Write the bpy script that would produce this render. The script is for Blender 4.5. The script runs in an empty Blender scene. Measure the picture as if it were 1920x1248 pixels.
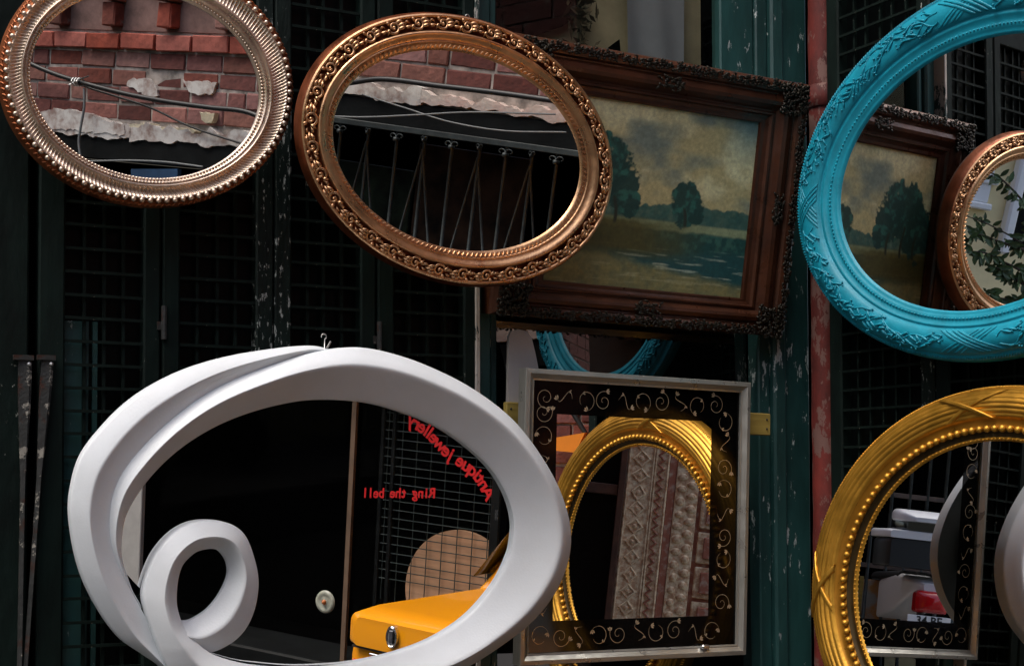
import bpy, bmesh, math, random
import numpy as np
from mathutils import Matrix, Vector
random.seed(7); rng = np.random.default_rng(7)
scn = bpy.context.scene
D = math.pi/180

# ------------------------------------------------------------------ camera, sky, sun, exposure
EYE = 1.6
CAM = dict(f=2800.0, cy=822.5, pitch=1.963, roll=0.176)          # focal length and principal row in 1920x1248 pixels
cam_d = bpy.data.cameras.new('camera'); cam = bpy.data.objects.new('camera', cam_d); scn.collection.objects.link(cam)
cam_d.sensor_width = 36.0; cam_d.lens = CAM['f']/1920*36; cam_d.clip_start = 0.05; cam_d.clip_end = 500
cam_d.shift_y = (CAM['cy']-624)/1920
def rx(a): c, s = math.cos(a), math.sin(a); return np.array([[1,0,0],[0,c,-s],[0,s,c]])
def ry(a): c, s = math.cos(a), math.sin(a); return np.array([[c,0,s],[0,1,0],[-s,0,c]])
CR = rx(CAM['pitch']*D) @ ry(CAM['roll']*D)
O0 = np.array([0, 0, EYE])
m = np.eye(4); m[:3,0] = CR[:,0]; m[:3,1] = CR[:,2]; m[:3,2] = -CR[:,1]; m[:3,3] = O0
cam.matrix_world = Matrix(m.tolist()); scn.camera = cam

world = bpy.data.worlds.new('World'); scn.world = world; world.use_nodes = True
wn = world.node_tree.nodes; wl = world.node_tree.links
sky = wn.new('ShaderNodeTexSky'); sky.sky_type = 'NISHITA'; sky.sun_disc = False
SUN_EL, SUN_AZ = 64, 228            # degrees; azimuth clockwise from +Y
sky.sun_elevation = SUN_EL*D; sky.sun_rotation = SUN_AZ*D; sky.air_density = 1.0; sky.dust_density = 5.0; sky.ozone_density = 0.6
bg = wn['Background']; wl.new(sky.outputs[0], bg.inputs[0]); bg.inputs[1].default_value = 0.145
sun_d = bpy.data.lights.new('sun', 'SUN'); sun_d.energy = 1.0; sun_d.angle = 40*D; sun_d.color = (1, .975, .94)
sun = bpy.data.objects.new('sun', sun_d); scn.collection.objects.link(sun)
sdir = Vector((math.sin(SUN_AZ*D)*math.cos(SUN_EL*D), math.cos(SUN_AZ*D)*math.cos(SUN_EL*D), math.sin(SUN_EL*D)))
sun.rotation_euler = sdir.to_track_quat('Z', 'Y').to_euler()
vs = scn.view_settings; vs.view_transform = 'Standard'; vs.look = 'None'; vs.exposure = 0.80; vs.gamma = 1.0
cy = scn.cycles; cy.use_denoising = True; cy.max_bounces = 10; cy.glossy_bounces = 8; cy.diffuse_bounces = 3
cy.caustics_reflective = False; cy.caustics_refractive = False; cy.sample_clamp_indirect = 4.0

# ------------------------------------------------------------------ geometry of the place
UP = np.array([0, 0, 1.0])
class Plane:
    """a leaning plane with its own axes: u right, w up, n towards the street"""
    def __init__(s, phi, lean, P0, off=0.0):
        a, l = phi*D, lean*D
        s.n = np.array([math.sin(a)*math.cos(l), -math.cos(a)*math.cos(l), -math.sin(l)])
        s.n0 = np.array([math.sin(a), -math.cos(a), 0])
        s.o = np.asarray(P0, float) + off*s.n0
        s.c = s.n @ s.o; s.u = np.cross(UP, s.n); s.u /= np.linalg.norm(s.u); s.w = np.cross(s.n, s.u)
    def hit(s, d, o=O0): return o + d*((s.c - s.n@o)/(s.n@d))
    def loc(s, P): P = np.asarray(P)-s.o; return np.array([P@s.u, P@s.w])
    def mat(s, x=0.0, y=0.0, h=0.0):
        M = np.eye(4); M[:3,0], M[:3,1], M[:3,2] = s.u, s.w, s.n; M[:3,3] = s.o + x*s.u + y*s.w + h*s.n
        return Matrix(M.tolist())
def ray(x, y):
    v = CR @ np.array([(x-960)/CAM['f'], 1, -(y-CAM['cy'])/CAM['f']]); return v/np.linalg.norm(v)
PA, PB = 27.399, -60.0
A = Plane(PA, 0, (0, 3.5, 0))                                    # the shopfront facing the street
CORNER = np.array([0.798, 3.9136, 0.0])
A.o = CORNER.copy()                                              # local x runs along the wall from the corner, y is height
B = Plane(PB, 0, CORNER, 0.03)                                   # the return wall with the blue and gold mirrors
r_ = ray(1560, 900); _pb = O0 + r_/math.hypot(r_[0], r_[1])*3.943
Bfit = Plane(-64.606, 0, _pb)
def on(W, phi, px, lean, off): return Plane(phi, lean, W.hit(ray(*px)), off)
P_BLUE = on(Bfit, -64.606+7.99, (1720, 330), -0.058, 0.114)
P_GOLD = on(Bfit, -64.606+6.492, (1760, 1040), -3.061, 0.103)
P_SQ   = on(A, PA+2.456, (1185, 970), 1.091, 0.065)
P_PIC  = on(A, PA, (1220, 360), 9.741, 0.058)
P_COP  = on(A, PA, (860, 285), 8.0, 0.182)
P_BEAD = on(A, PA, (275, 150), 6.05, 0.12)
P_WHITE= on(A, PA, (600, 950), 3.8, 0.188)
F = Plane(-95, 0, (2.80, 0, 0))                                  # brick building across the lane (local x = -Y)
R = Plane(180, 0, (0, -5.2, 0))                                  # house row behind the viewer (local x = -X)
R2 = Plane(180, 0, (0, -3.7, 0))
def chain(mirrors, x, y):
    o, d = O0, ray(x, y)
    for p in mirrors:
        o = p.hit(d, o); d = d - 2*(p.n@d)*p.n
    return o, d
def seen(mirrors, target, x, y):                                 # where the sight line ends up on the target plane
    o, d = chain(mirrors, x, y); return target.loc(target.hit(d, o))
def onp(plane, x, y): return plane.loc(plane.hit(ray(x, y)))

# ------------------------------------------------------------------ materials
MATS = {}
def mat(name, col, rough=.5, metal=0.0, var=0.0, scale=8.0, col2=None, thr=None, chip=None, chip_scale=30.0, bump=0.0, bump_scale=60.0, spec=.5, stretch=(1,1,1), coat=0.0, emis=None, alpha=None, rand=0.0):
    if name in MATS: return MATS[name]
    m = bpy.data.materials.new(name); m.use_nodes = True; nt = m.node_tree; N, L = nt.nodes, nt.links
    b = N['Principled BSDF']; b.inputs['Roughness'].default_value = rough; b.inputs['Metallic'].default_value = metal
    b.inputs['Specular IOR Level'].default_value = spec; b.inputs['Coat Weight'].default_value = coat
    tc = N.new('ShaderNodeTexCoord'); mp = N.new('ShaderNodeMapping'); mp.inputs['Scale'].default_value = stretch
    L.new(tc.outputs['Object'], mp.inputs[0]); out = None
    if var or col2:
        n1 = N.new('ShaderNodeTexNoise'); n1.inputs['Scale'].default_value = scale; n1.inputs['Detail'].default_value = 6; n1.inputs['Roughness'].default_value = .65
        L.new(mp.outputs[0], n1.inputs['Vector'])
        cr = N.new('ShaderNodeValToRGB'); L.new(n1.outputs[0], cr.inputs[0])
        c = np.array(col); c2 = np.array(col2) if col2 else c*(1-var)
        lo, hi = (.35, .65) if thr is None else thr
        cr.color_ramp.elements[0].position = lo; cr.color_ramp.elements[1].position = hi
        cr.color_ramp.elements[0].color = (*c2, 1); cr.color_ramp.elements[1].color = (*np.clip(c*(1+var), 0, 1), 1)
        out = cr.outputs[0]
    if chip:                                                      # flaked paint: fine noise over a coarse one
        n2 = N.new('ShaderNodeTexNoise'); n2.inputs['Scale'].default_value = chip_scale; n2.inputs['Detail'].default_value = 9; n2.inputs['Roughness'].default_value = .72
        L.new(mp.outputs[0], n2.inputs['Vector'])
        n3 = N.new('ShaderNodeTexNoise'); n3.inputs['Scale'].default_value = 1.6; n3.inputs['Detail'].default_value = 2
        L.new(tc.outputs['Object'], n3.inputs['Vector'])
        ad = N.new('ShaderNodeMath'); ad.operation = 'MULTIPLY_ADD'; ad.inputs[1].default_value = .45; L.new(n3.outputs[0], ad.inputs[0]); L.new(n2.outputs[0], ad.inputs[2])
        c3 = N.new('ShaderNodeValToRGB'); c3.color_ramp.elements[0].position = chip[0]; c3.color_ramp.elements[1].position = chip[0]+.02; L.new(ad.outputs[0], c3.inputs[0])
        mx = N.new('ShaderNodeMix'); mx.data_type = 'RGBA'; L.new(c3.outputs[0], mx.inputs[0])
        if out: L.new(out, mx.inputs[6])
        else: mx.inputs[6].default_value = (*col, 1)
        mx.inputs[7].default_value = (*chip[1], 1); out = mx.outputs[2]
    if rand and out:                                              # every brick its own shade
        oi = N.new('ShaderNodeObjectInfo'); mr = N.new('ShaderNodeMapRange'); mr.inputs[3].default_value = 1-rand; mr.inputs[4].default_value = 1+rand*.6; L.new(oi.outputs['Random'], mr.inputs[0])
        hs = N.new('ShaderNodeHueSaturation'); L.new(mr.outputs[0], hs.inputs['Value']); L.new(out, hs.inputs['Color'])
        mr2 = N.new('ShaderNodeMapRange'); mr2.inputs[3].default_value = 1.1; mr2.inputs[4].default_value = .75; L.new(oi.outputs['Random'], mr2.inputs[0]); L.new(mr2.outputs[0], hs.inputs['Saturation']); out = hs.outputs[0]
    if out: L.new(out, b.inputs['Base Color'])
    else: b.inputs['Base Color'].default_value = (*col, 1)
    if bump:
        n4 = N.new('ShaderNodeTexNoise'); n4.inputs['Scale'].default_value = bump_scale; n4.inputs['Detail'].default_value = 5
        L.new(mp.outputs[0], n4.inputs['Vector'])
        bp = N.new('ShaderNodeBump'); bp.inputs['Strength'].default_value = bump; bp.inputs['Distance'].default_value = .004
        L.new(n4.outputs[0], bp.inputs['Height']); L.new(bp.outputs[0], b.inputs['Normal'])
    if metal >= .3:
        n5 = N.new('ShaderNodeTexNoise'); n5.inputs['Scale'].default_value = 26; n5.inputs['Detail'].default_value = 4; L.new(tc.outputs['Object'], n5.inputs['Vector'])
        m5 = N.new('ShaderNodeMapRange'); m5.inputs[1].default_value = .3; m5.inputs[2].default_value = .7; m5.inputs[3].default_value = max(.05, rough-.10); m5.inputs[4].default_value = rough+.16; L.new(n5.outputs[0], m5.inputs[0]); L.new(m5.outputs[0], b.inputs['Roughness'])
    if emis: b.inputs['Emission Color'].default_value = (*emis[0], 1); b.inputs['Emission Strength'].default_value = emis[1]
    MATS[name] = m; return m
def mat_mirror(name, tint, rough=0.0):
    m = bpy.data.materials.new(name); m.use_nodes = True; N, L = m.node_tree.nodes, m.node_tree.links
    N.remove(N['Principled BSDF']); g = N.new('ShaderNodeBsdfGlossy'); g.inputs['Roughness'].default_value = rough; g.inputs['Color'].default_value = (*tint, 1)
    L.new(g.outputs[0], N['Material Output'].inputs[0]); MATS[name] = m; return m
def mat_pane(name, fac, back=None, tint=(1,1,1), rough=0.0):      # window glass: part reflection, part see-through (or a dark room behind)
    m = bpy.data.materials.new(name); m.use_nodes = True; N, L = m.node_tree.nodes, m.node_tree.links
    N.remove(N['Principled BSDF']); g = N.new('ShaderNodeBsdfGlossy'); g.inputs['Roughness'].default_value = rough
    if back is None: d = N.new('ShaderNodeBsdfTransparent'); d.inputs[0].default_value = (*tint, 1)
    else: d = N.new('ShaderNodeBsdfDiffuse'); d.inputs[0].default_value = (*back, 1)
    lw = N.new('ShaderNodeLayerWeight'); lw.inputs[0].default_value = .5
    pw_ = N.new('ShaderNodeMath'); pw_.operation = 'POWER'; pw_.inputs[1].default_value = 5; L.new(lw.outputs['Facing'], pw_.inputs[0])
    ma = N.new('ShaderNodeMath'); ma.operation = 'MULTIPLY_ADD'; ma.use_clamp = True; ma.inputs[1].default_value = .9; ma.inputs[2].default_value = fac+.04; L.new(pw_.outputs[0], ma.inputs[0])
    mx = N.new('ShaderNodeMixShader'); L.new(ma.outputs[0], mx.inputs[0]); L.new(d.outputs[0], mx.inputs[1]); L.new(g.outputs[0], mx.inputs[2])
    L.new(mx.outputs[0], N['Material Output'].inputs[0]); MATS[name] = m; return m
def mat_vcol(name, rough=.6, bump=.3):
    m = bpy.data.materials.new(name); m.use_nodes = True; N, L = m.node_tree.nodes, m.node_tree.links
    b = N['Principled BSDF']; b.inputs['Roughness'].default_value = rough
    a = N.new('ShaderNodeVertexColor'); a.layer_name = 'Col'; L.new(a.outputs[0], b.inputs['Base Color'])
    n = N.new('ShaderNodeTexNoise'); n.inputs['Scale'].default_value = 350; bp = N.new('ShaderNodeBump'); bp.inputs['Strength'].default_value = bump; bp.inputs['Distance'].default_value = .001
    L.new(n.outputs[0], bp.inputs['Height']); L.new(bp.outputs[0], b.inputs['Normal']); MATS[name] = m; return m

DOOR = mat('door_paint', (.0035,.010,.008), .65, spec=.15, var=.5, scale=9, chip=(.905, (.30,.32,.28)), chip_scale=95, bump=.5, bump_scale=45, stretch=(1,.35,1))
WORN = mat('worn_door_paint', (.004,.010,.008), .55, spec=.2, var=.5, scale=9, chip=(.81, (.40,.43,.40)), chip_scale=70, bump=.6, bump_scale=45, stretch=(1.6,.45,1))
PEEL = mat('peeling_paint', (.016,.04,.034), .6, var=.5, scale=9, chip=(.66, (.50,.47,.42)), chip_scale=30, bump=.7, bump_scale=40, stretch=(1.2,.4,1))
WIREM= mat('mesh_paint', (.005,.0105,.0085), .65, spec=.12, var=.4, scale=20, chip=(.85, (.32,.30,.24)), chip_scale=24)
TEAL = mat('teal_paint', (.018,.070,.066), .45, var=.35, scale=5, chip=(.865, (.55,.60,.58)), chip_scale=34, bump=.35, bump_scale=35, stretch=(1.5,.4,1))
BLACKGLASS = mat('dark_glass', (.002,.003,.003), .3, spec=.12)
MIRROR = mat_mirror('mirror_silver', (.92,.93,.93))
IRON = mat('rusty_iron', (.042,.044,.042), .5, .4, col2=(.07,.022,.010), scale=22, thr=(.34,.46), chip=(.84,(.35,.33,.28)), chip_scale=18, bump=.5)
STEEL = mat('steel_wire', (.55,.55,.53), .3, .9)
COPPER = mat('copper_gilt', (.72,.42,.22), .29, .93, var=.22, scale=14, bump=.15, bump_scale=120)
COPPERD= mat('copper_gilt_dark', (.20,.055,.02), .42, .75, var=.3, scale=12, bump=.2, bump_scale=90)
ROSE = mat('rose_gilt', (.80,.64,.50), .30, .92, var=.2, scale=14, bump=.12, bump_scale=120)
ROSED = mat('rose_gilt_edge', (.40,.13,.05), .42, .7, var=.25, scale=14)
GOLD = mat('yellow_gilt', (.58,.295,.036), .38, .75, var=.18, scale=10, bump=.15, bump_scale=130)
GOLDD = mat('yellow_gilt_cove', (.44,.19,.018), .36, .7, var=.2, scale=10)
BLUE = mat('turquoise_lacquer', (.001,.25,.355), .5, 0, var=.16, scale=16, spec=.5, bump=.12, bump_scale=140)
WHITE = mat('white_lacquer', (.79,.845,.885), .38, 0, var=.0, col2=(.72,.765,.79), scale=4, spec=.5, bump=.10, bump_scale=230)
SILVER = mat('silver_paint', (.42,.415,.37), .34, .6, var=.12, scale=40, bump=.12, bump_scale=200, stretch=(.2,1,1))
BORDER = mat('black_glass', (.002,.002,.002), .08, spec=.28)
PRINT = mat('gold_print', (.62,.50,.34), .35, .5, var=.2, scale=30)
PICF = mat('old_gilt', (.075,.025,.011), .34, .35, var=.35, scale=9, bump=.2, bump_scale=80)
PICD = mat('old_gilt_ornament', (.020,.016,.009), .45, .4, var=.5, scale=30, chip=(.93,(.5,.35,.25)), chip_scale=20, bump=.4, bump_scale=90)
REDP = mat('red_pipe_paint', (.13,.015,.010), .75, var=.6, scale=7, bump=.6, bump_scale=22, chip=(.765,(.17,.085,.07)), chip_scale=13, stretch=(1.4,1.4,.7))
BATTEN = mat('yellow_wood', (.36,.26,.06), .6, var=.2, scale=18, stretch=(.2,3,1), bump=.2)
PALE = mat('pale_board', (.50,.47,.45), .5, var=.08, scale=5)
REFLGREY = mat('grey_reflection', (.22,.235,.255), .9, var=.12, scale=5)
BEIGE = mat('beige_reflection', (.33,.28,.17), .9, var=.3, scale=4, bump=.5, bump_scale=12)
MORTAR = mat('mortar', (.29,.25,.22), .95, var=.55, scale=10, bump=.8, bump_scale=25)
BRICKS = [mat('brick_%s' % k, c, .9, var=.3, scale=14, bump=1.0, bump_scale=30, chip=(.85,(.28,.22,.19)), chip_scale=11, rand=.55) for k, c in (('purple',(.19,.062,.052)),('maroon',(.165,.048,.038)),('brown',(.215,.078,.055)),('rose',(.25,.070,.048)))]
BRIGHT = mat('brick_bright', (.36,.085,.055), .9, var=.3, scale=12, bump=.8, bump_scale=30, rand=.35)
PLASTER = mat('old_plaster', (.47,.45,.42), .95, var=.25, scale=11, col2=(.27,.19,.16), thr=(.34,.56), bump=1.0, bump_scale=16)
STONE = mat('cream_stone', (.52,.46,.33), .95, var=.25, scale=14, bump=.8, bump_scale=25)
BEAM = mat('black_beam', (.005,.006,.006), .6, spec=.15, var=.5, scale=6, bump=.3)
CABLE = mat('black_cable', (.008,.008,.008), .45)
GREYCABLE = mat('grey_cable', (.16,.17,.17), .5)
TAXI = mat('taxi_yellow', (.88,.335,.006), .25, 0, coat=.6, spec=.5)
CHROME = mat('chrome', (.75,.75,.76), .12, 1.0)
RUBBER = mat('rubber', (.012,.012,.012), .7)
CARGLASS = mat('car_glass', (.01,.012,.013), .05, spec=.8)
REDLAMP = mat('red_lens', (.55,.008,.012), .15, coat=.5)
REDTEXT = mat('red_letters', (.62,.010,.012), .5)
WOODR = mat('pale_wood', (.52,.30,.17), .6, var=.25, scale=6, stretch=(.4,4,1), bump=.25)
DARKWOOD = mat('dark_wood', (.075,.028,.014), .6, var=.4, scale=10, bump=.3)
CARVE = mat('carved_whitewood', (.90,.74,.50), .9, col2=(.52,.30,.17), scale=24, thr=(.40,.60), bump=1.0, bump_scale=30)
CARVER = mat('carved_redwood', (.36,.13,.08), .9, col2=(.50,.39,.30), scale=18, thr=(.3,.5), bump=.8, bump_scale=40)
YELLOW = mat('yellow_render', (.88,.74,.42), .95, var=.08, scale=3, bump=.3, bump_scale=8)
TRIM = mat('white_trim', (.84,.84,.84), .7, var=.05, scale=4)
LEAF = mat('leaf_green', (.045,.085,.022), .5, var=.5, scale=12)
TWIG = mat('twig_bark', (.05,.035,.025), .9)
GROUND = mat('cobbles', (.05,.048,.045), .85, var=.35, scale=3, bump=.8, bump_scale=9)
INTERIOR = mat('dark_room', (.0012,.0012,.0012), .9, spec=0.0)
WHITEPL = mat('white_plastic', (.75,.75,.76), .3, coat=.3)
BLACKPL = mat('black_plastic', (.012,.012,.013), .4)
ORANGE = mat('orange_canvas', (.80,.26,.01), .7, var=.1, scale=4)

# ------------------------------------------------------------------ mesh helpers
C = scn.collection
def mesh(name, V, Fc, material, smooth=False):
    me = bpy.data.meshes.new(name); me.from_pydata([tuple(map(float, v)) for v in V], [], [tuple(int(i) for i in f) for f in Fc]); me.validate(clean_customdata=False)
    if material: me.materials.append(material)
    if smooth: me.polygons.foreach_set('use_smooth', [True]*len(me.polygons))
    me.update(); return me
def link(name, me, parent=None, M=None):
    o = bpy.data.objects.new(name, me); C.objects.link(o)
    if parent: o.parent = parent
    if M is not None: o.matrix_local = M if isinstance(M, Matrix) else Matrix(M)
    return o
def thing(name, label, cat, M, group=None):
    o = bpy.data.objects.new(name, None); o.empty_display_size = .05; C.objects.link(o); o.matrix_world = M
    o['label'] = label; o['category'] = cat; o['kind'] = 'thing'
    if group: o['group'] = group
    return o
def tag(o, label, cat, group=None):
    o['label'] = label; o['category'] = cat; o['kind'] = 'thing'
    if group: o['group'] = group
    return o
def struct(o): o['kind'] = 'structure'; return o
def T3(x=0, y=0, z=0): return Matrix.Translation((x, y, z))
class MB:
    def __init__(s): s.V = []; s.F = []
    def add(s, V, Fc):
        b = len(s.V); s.V += [tuple(v) for v in V]; s.F += [tuple(i+b for i in f) for f in Fc]; return s
    def box(s, x0, x1, y0, y1, z0, z1, c=0.0):
        if c <= 0:
            V = [(x,y,z) for z in (z0,z1) for y in (y0,y1) for x in (x0,x1)]
            return s.add(V, [(0,2,3,1),(4,5,7,6),(0,1,5,4),(2,6,7,3),(0,4,6,2),(1,3,7,5)])
        bm = bmesh.new(); bmesh.ops.create_cube(bm, size=1.0, matrix=T3((x0+x1)/2,(y0+y1)/2,(z0+z1)/2) @ Matrix.Diagonal((x1-x0,y1-y0,z1-z0,1)))
        bmesh.ops.bevel(bm, geom=bm.edges[:], offset=min(c, .3*min(x1-x0,y1-y0,z1-z0)), segments=1, affect='EDGES')
        bm.verts.index_update(); s.add([v.co[:] for v in bm.verts], [[v.index for v in f.verts] for f in bm.faces]); bm.free(); return s
    def quad(s, x0, x1, y0, y1, z): return s.add([(x0,y0,z),(x1,y0,z),(x1,y1,z),(x0,y1,z)], [(0,1,2,3)])
    def grid(s, P, closed_u=False, closed_v=False):              # P[n][m][3]
        P = np.asarray(P); n, k = P.shape[:2]; V = P.reshape(-1, 3); Fc = []
        for i in range(n if closed_u else n-1):
            a, b = i*k, ((i+1) % n)*k
            for j in range(k if closed_v else k-1):
                j2 = (j+1) % k; Fc.append((a+j, a+j2, b+j2, b+j))
        return s.add(V, Fc)
    def tube(s, pts, rad, k=8, caps=True, flat=1.0):
        P = np.asarray(pts, float); n = len(P); R_ = np.broadcast_to(np.asarray(rad, float), (n,))
        Tn = np.gradient(P, axis=0); Tn /= np.linalg.norm(Tn, axis=1)[:, None]+1e-12
        up = np.array([0,0,1.0]) if abs(Tn[0][2]) < .9 else np.array([1.0,0,0])
        a = np.cross(Tn[0], up); a /= np.linalg.norm(a); rows = []
        for i in range(n):
            a = a - (a@Tn[i])*Tn[i]; a /= np.linalg.norm(a)+1e-12; b = np.cross(Tn[i], a)
            th = np.linspace(0, 2*math.pi, k, endpoint=False)
            rows.append(P[i] + R_[i]*(np.cos(th)[:,None]*a + flat*np.sin(th)[:,None]*b))
        base = len(s.V); s.grid(rows, closed_v=True)
        if caps: s.F.append(tuple(base+j for j in range(k))); s.F.append(tuple(base+(n-1)*k+j for j in reversed(range(k))))
        return s
    def ball(s, c, r, k=8, rows=5, sc=(1,1,1)):
        P = []
        for i in range(rows+1):
            a = math.pi*i/rows - math.pi/2; P.append([(c[0]+r*sc[0]*math.cos(a)*math.cos(t), c[1]+r*sc[1]*math.cos(a)*math.sin(t), c[2]+r*sc[2]*math.sin(a)) for t in np.linspace(0, 2*math.pi, k, endpoint=False)])
        return s.grid(P, closed_v=True)
    def prism(s, poly, z0, z1):                                  # polygon in local xy, extruded along z
        n = len(poly); b = len(s.V)
        s.V += [(p[0],p[1],z0) for p in poly] + [(p[0],p[1],z1) for p in poly]
        s.F += [tuple(b+i for i in reversed(range(n))), tuple(b+n+i for i in range(n))] + [(b+i, b+(i+1)%n, b+n+(i+1)%n, b+n+i) for i in range(n)]
        return s
    def build(s, name, material, parent=None, M=None, smooth=False): return link(name, mesh(name, s.V, s.F, material, smooth), parent, M)
    def mesh(s, name, material, smooth=False): return mesh(name, s.V, s.F, material, smooth)

def ellipse_fit(pts, aligned=False):
    P = np.asarray(pts); x, y = P[:,0], P[:,1]
    if aligned:
        s = np.linalg.lstsq(np.c_[y*y, x, y, np.ones_like(x)], -x*x, rcond=None)[0]; cc, dd, ee, ff = s; bb = 0
    else:
        s = np.linalg.lstsq(np.c_[x*y, y*y, x, y, np.ones_like(x)], -x*x, rcond=None)[0]; bb, cc, dd, ee, ff = s
    Q = np.array([[1, bb/2],[bb/2, cc]]); ctr = np.linalg.solve(2*Q, -np.array([dd, ee])); k = ctr@Q@ctr - ff
    w, E_ = np.linalg.eigh(Q/k); ax = 1/np.sqrt(w)
    i = int(np.argmax(np.abs(E_[0]))); a, b = ax[i], ax[1-i]; e = E_[:, i]*(1 if E_[0,i] > 0 else -1)
    return dict(c=ctr, a=a, b=b, r=math.atan2(e[1], e[0]))
def ell_pt(E_, th):
    x, y = E_['a']*np.cos(th), E_['b']*np.sin(th); c, s = math.cos(E_['r']), math.sin(E_['r'])
    return np.stack([E_['c'][0]+c*x-s*y, E_['c'][1]+s*x+c*y], -1)
def arc_thetas(E_, n, off=0.0):                                  # n parameters at equal arc length
    t = np.linspace(0, 2*math.pi, 4001); p = ell_pt(E_, t); l = np.r_[0, np.cumsum(np.linalg.norm(np.diff(p, axis=0), axis=1))]
    return np.interp((np.arange(n)+off)/n*l[-1], l, t)
class Oval:
    """a frame lofted between an outer and an inner ellipse; profile gives height over the glass at t=0 (outer) .. 1 (inner)"""
    def __init__(s, plane, outer_px, inner_px, prof, aligned=False):
        s.p = plane; po = [onp(plane, *q) for q in outer_px]; pi = [onp(plane, *q) for q in inner_px]
        s.o, s.i = ellipse_fit(po, aligned), ellipse_fit(pi, aligned); s.ctr = (s.o['c']+s.i['c'])/2
        for e in (s.o, s.i): e['c'] = e['c']-s.ctr
        s.prof = np.array(prof)
    def h(s, t): return np.interp(t, s.prof[:,0], s.prof[:,1])
    def pt(s, th, t, lift=0.0):
        th, t = np.broadcast_arrays(np.asarray(th, float), np.asarray(t, float)); a, b = ell_pt(s.o, th), ell_pt(s.i, th)
        xy = a + (b-a)*t[..., None]; return np.concatenate([xy, (s.h(t)+lift)[..., None]], -1)
    def mat(s): return s.p.mat(*s.ctr)
    def basis(s, th, t, lift=0.0, scale=1.0):                    # tangent / inward / outward-normal frame on the moulding
        p = s.pt(th, t, lift); q = s.pt(th+.002, t, lift); e1 = q-p; e1 /= np.linalg.norm(e1)
        r = s.pt(th, t+.12, lift)-s.pt(th, t-.12, lift); r = r-(r@e1)*e1; r /= np.linalg.norm(r); e3 = np.cross(e1, r); M = np.eye(4)
        if e3[2] < 0: e3 = -e3; e1 = -e1
        M[:3,0], M[:3,1], M[:3,2], M[:3,3] = e1*scale, r*scale, e3*scale, p; return Matrix(M.tolist())
    def band(s, name, material, root, ts, n, relief=None):
        th = np.linspace(0, 2*math.pi, n, endpoint=False); TH, TT = np.meshgrid(th, ts, indexing='ij')
        P = s.pt(TH, TT)
        if relief: P[..., 2] += relief(TH, TT)
        return MB().grid(P[:, ::-1], closed_u=True).build(name, material, root, smooth=True)
    def glass(s, root, material=None):
        th = np.linspace(0, 2*math.pi, 160, endpoint=False); p = ell_pt(s.i, th)*1.0
        g = s.i['c']; p = g + (p-g)*1.02
        return MB().prism([tuple(q) for q in p], -.004, .0).build('mirror_glass', material or MIRROR, root)
    def backing(s, root, material, depth=.02):
        th = np.linspace(0, 2*math.pi, 160, endpoint=False); a = ell_pt(s.o, th); b = ell_pt(s.i, th); rows = []
        a2 = b + (a-b)*.97; b2 = b + (a-b)*.1
        for q, z in ((b2, -.005), (b2, -depth), (a2, -depth), (a2, s.prof[0][1]-.0005)): rows.append(np.c_[q, np.full(len(q), z)])
        return MB().grid(np.stack(rows, 1), closed_u=True).build('backing', material, root)
def hook(root, x, y, z, big=1.0):
    t = np.linspace(0, 1, 14); ang = -1.2+t*4.6; P = np.c_[x+.010*big*np.cos(ang), y+.030*big+.010*big*np.sin(ang), np.full(14, z)]
    P = np.r_[[(x+.004*big, y-.01, z)], P]; return MB().tube(P, .0022*big, 6).build('hook', STEEL, root, smooth=True)

# ------------------------------------------------------------------ the setting: ground
g = MB(); g.grid([[(-60+120*i/24, -60+120*j/24, 0) for j in range(25)] for i in range(25)]); struct(g.build('ground', GROUND))
pav = MB(); pav.box(-14, 2.9, -9, -2.9, 0, .42, .02); struct(pav.build('pavement', mat('paving', (.24,.23,.21), .9, var=.25, scale=4, bump=.5)))

# ------------------------------------------------------------------ shopfront A: folding mesh doors
H_ = 3.55
def sx(px): return onp(A, px, 600)[0]
BARV = {}
def door_leaf(x0, x1, sl, sr, label, hang=None, left_mat=DOOR, right_mat=DOOR, cells=4, z_rows=None, P=A, pitch=.0478, off=0.0, low=.35):
    """one leaf between wall coordinates x0..x1 with stile widths sl, sr"""
    t = thing('folding_door', label, 'door', P.mat(x0, 0, off), 'folding mesh doors of the shopfront'); W = x1-x0
    MB().box(0, sl, .02, H_, -.045, 0, .004).build('stile', left_mat, t)
    MB().box(W-sr, W, .02, H_, -.045, 0, .004).build('stile', right_mat, t)
    MB().box(sl, W-sr, .02, low, -.04, -.004, .003).build('kick_panel', DOOR, t)
    MB().box(sl, W-sr, H_-.12, H_, -.04, -.004, .003).build('top_rail', DOOR, t)
    MB().box(sl-.01, W-sr+.01, low, H_-.12, -.036, -.032).build('pane', BLACKGLASS, t)
    w = W-sl-sr; hb = MB().box(0, w, -.0032, .0032, -.010, -.005).mesh('bar', WIREM)
    y = 1.0 if P is A else .75
    while y < 2.95:
        link('bar', hb, t, T3(sl, y+random.uniform(-.0015,.0015), 0) @ Matrix.Rotation(random.uniform(-.006,.006), 4, 'Z')); y += pitch
    vb = MB().box(-.0032, .0032, .98 if P is A else .73, 2.97, -.020, -.0125).mesh('bar', WIREM)
    for k in range(1, cells): link('bar', vb, t, T3(sl+w*k/cells+random.uniform(-.002,.002), 0, 0) @ T3(0,1.9,0) @ Matrix.Rotation(random.uniform(-.003,.003), 4, 'Z') @ T3(0,-1.9,0))
    MB().box(sl, W-sr, low, .99 if P is A else .74, -.034, -.004, .003).build('lower_panel', DOOR, t)
    MB().box(sl, W-sr, 2.965, H_-.12, -.034, -.004, .003).build('upper_panel', DOOR, t)
    return t
X = {p: sx(p) for p in (-160,-120,54,72,122,271,303,336,481,514,546,678,707,738,870,900,933,945,1440,1470,1500)}
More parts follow.
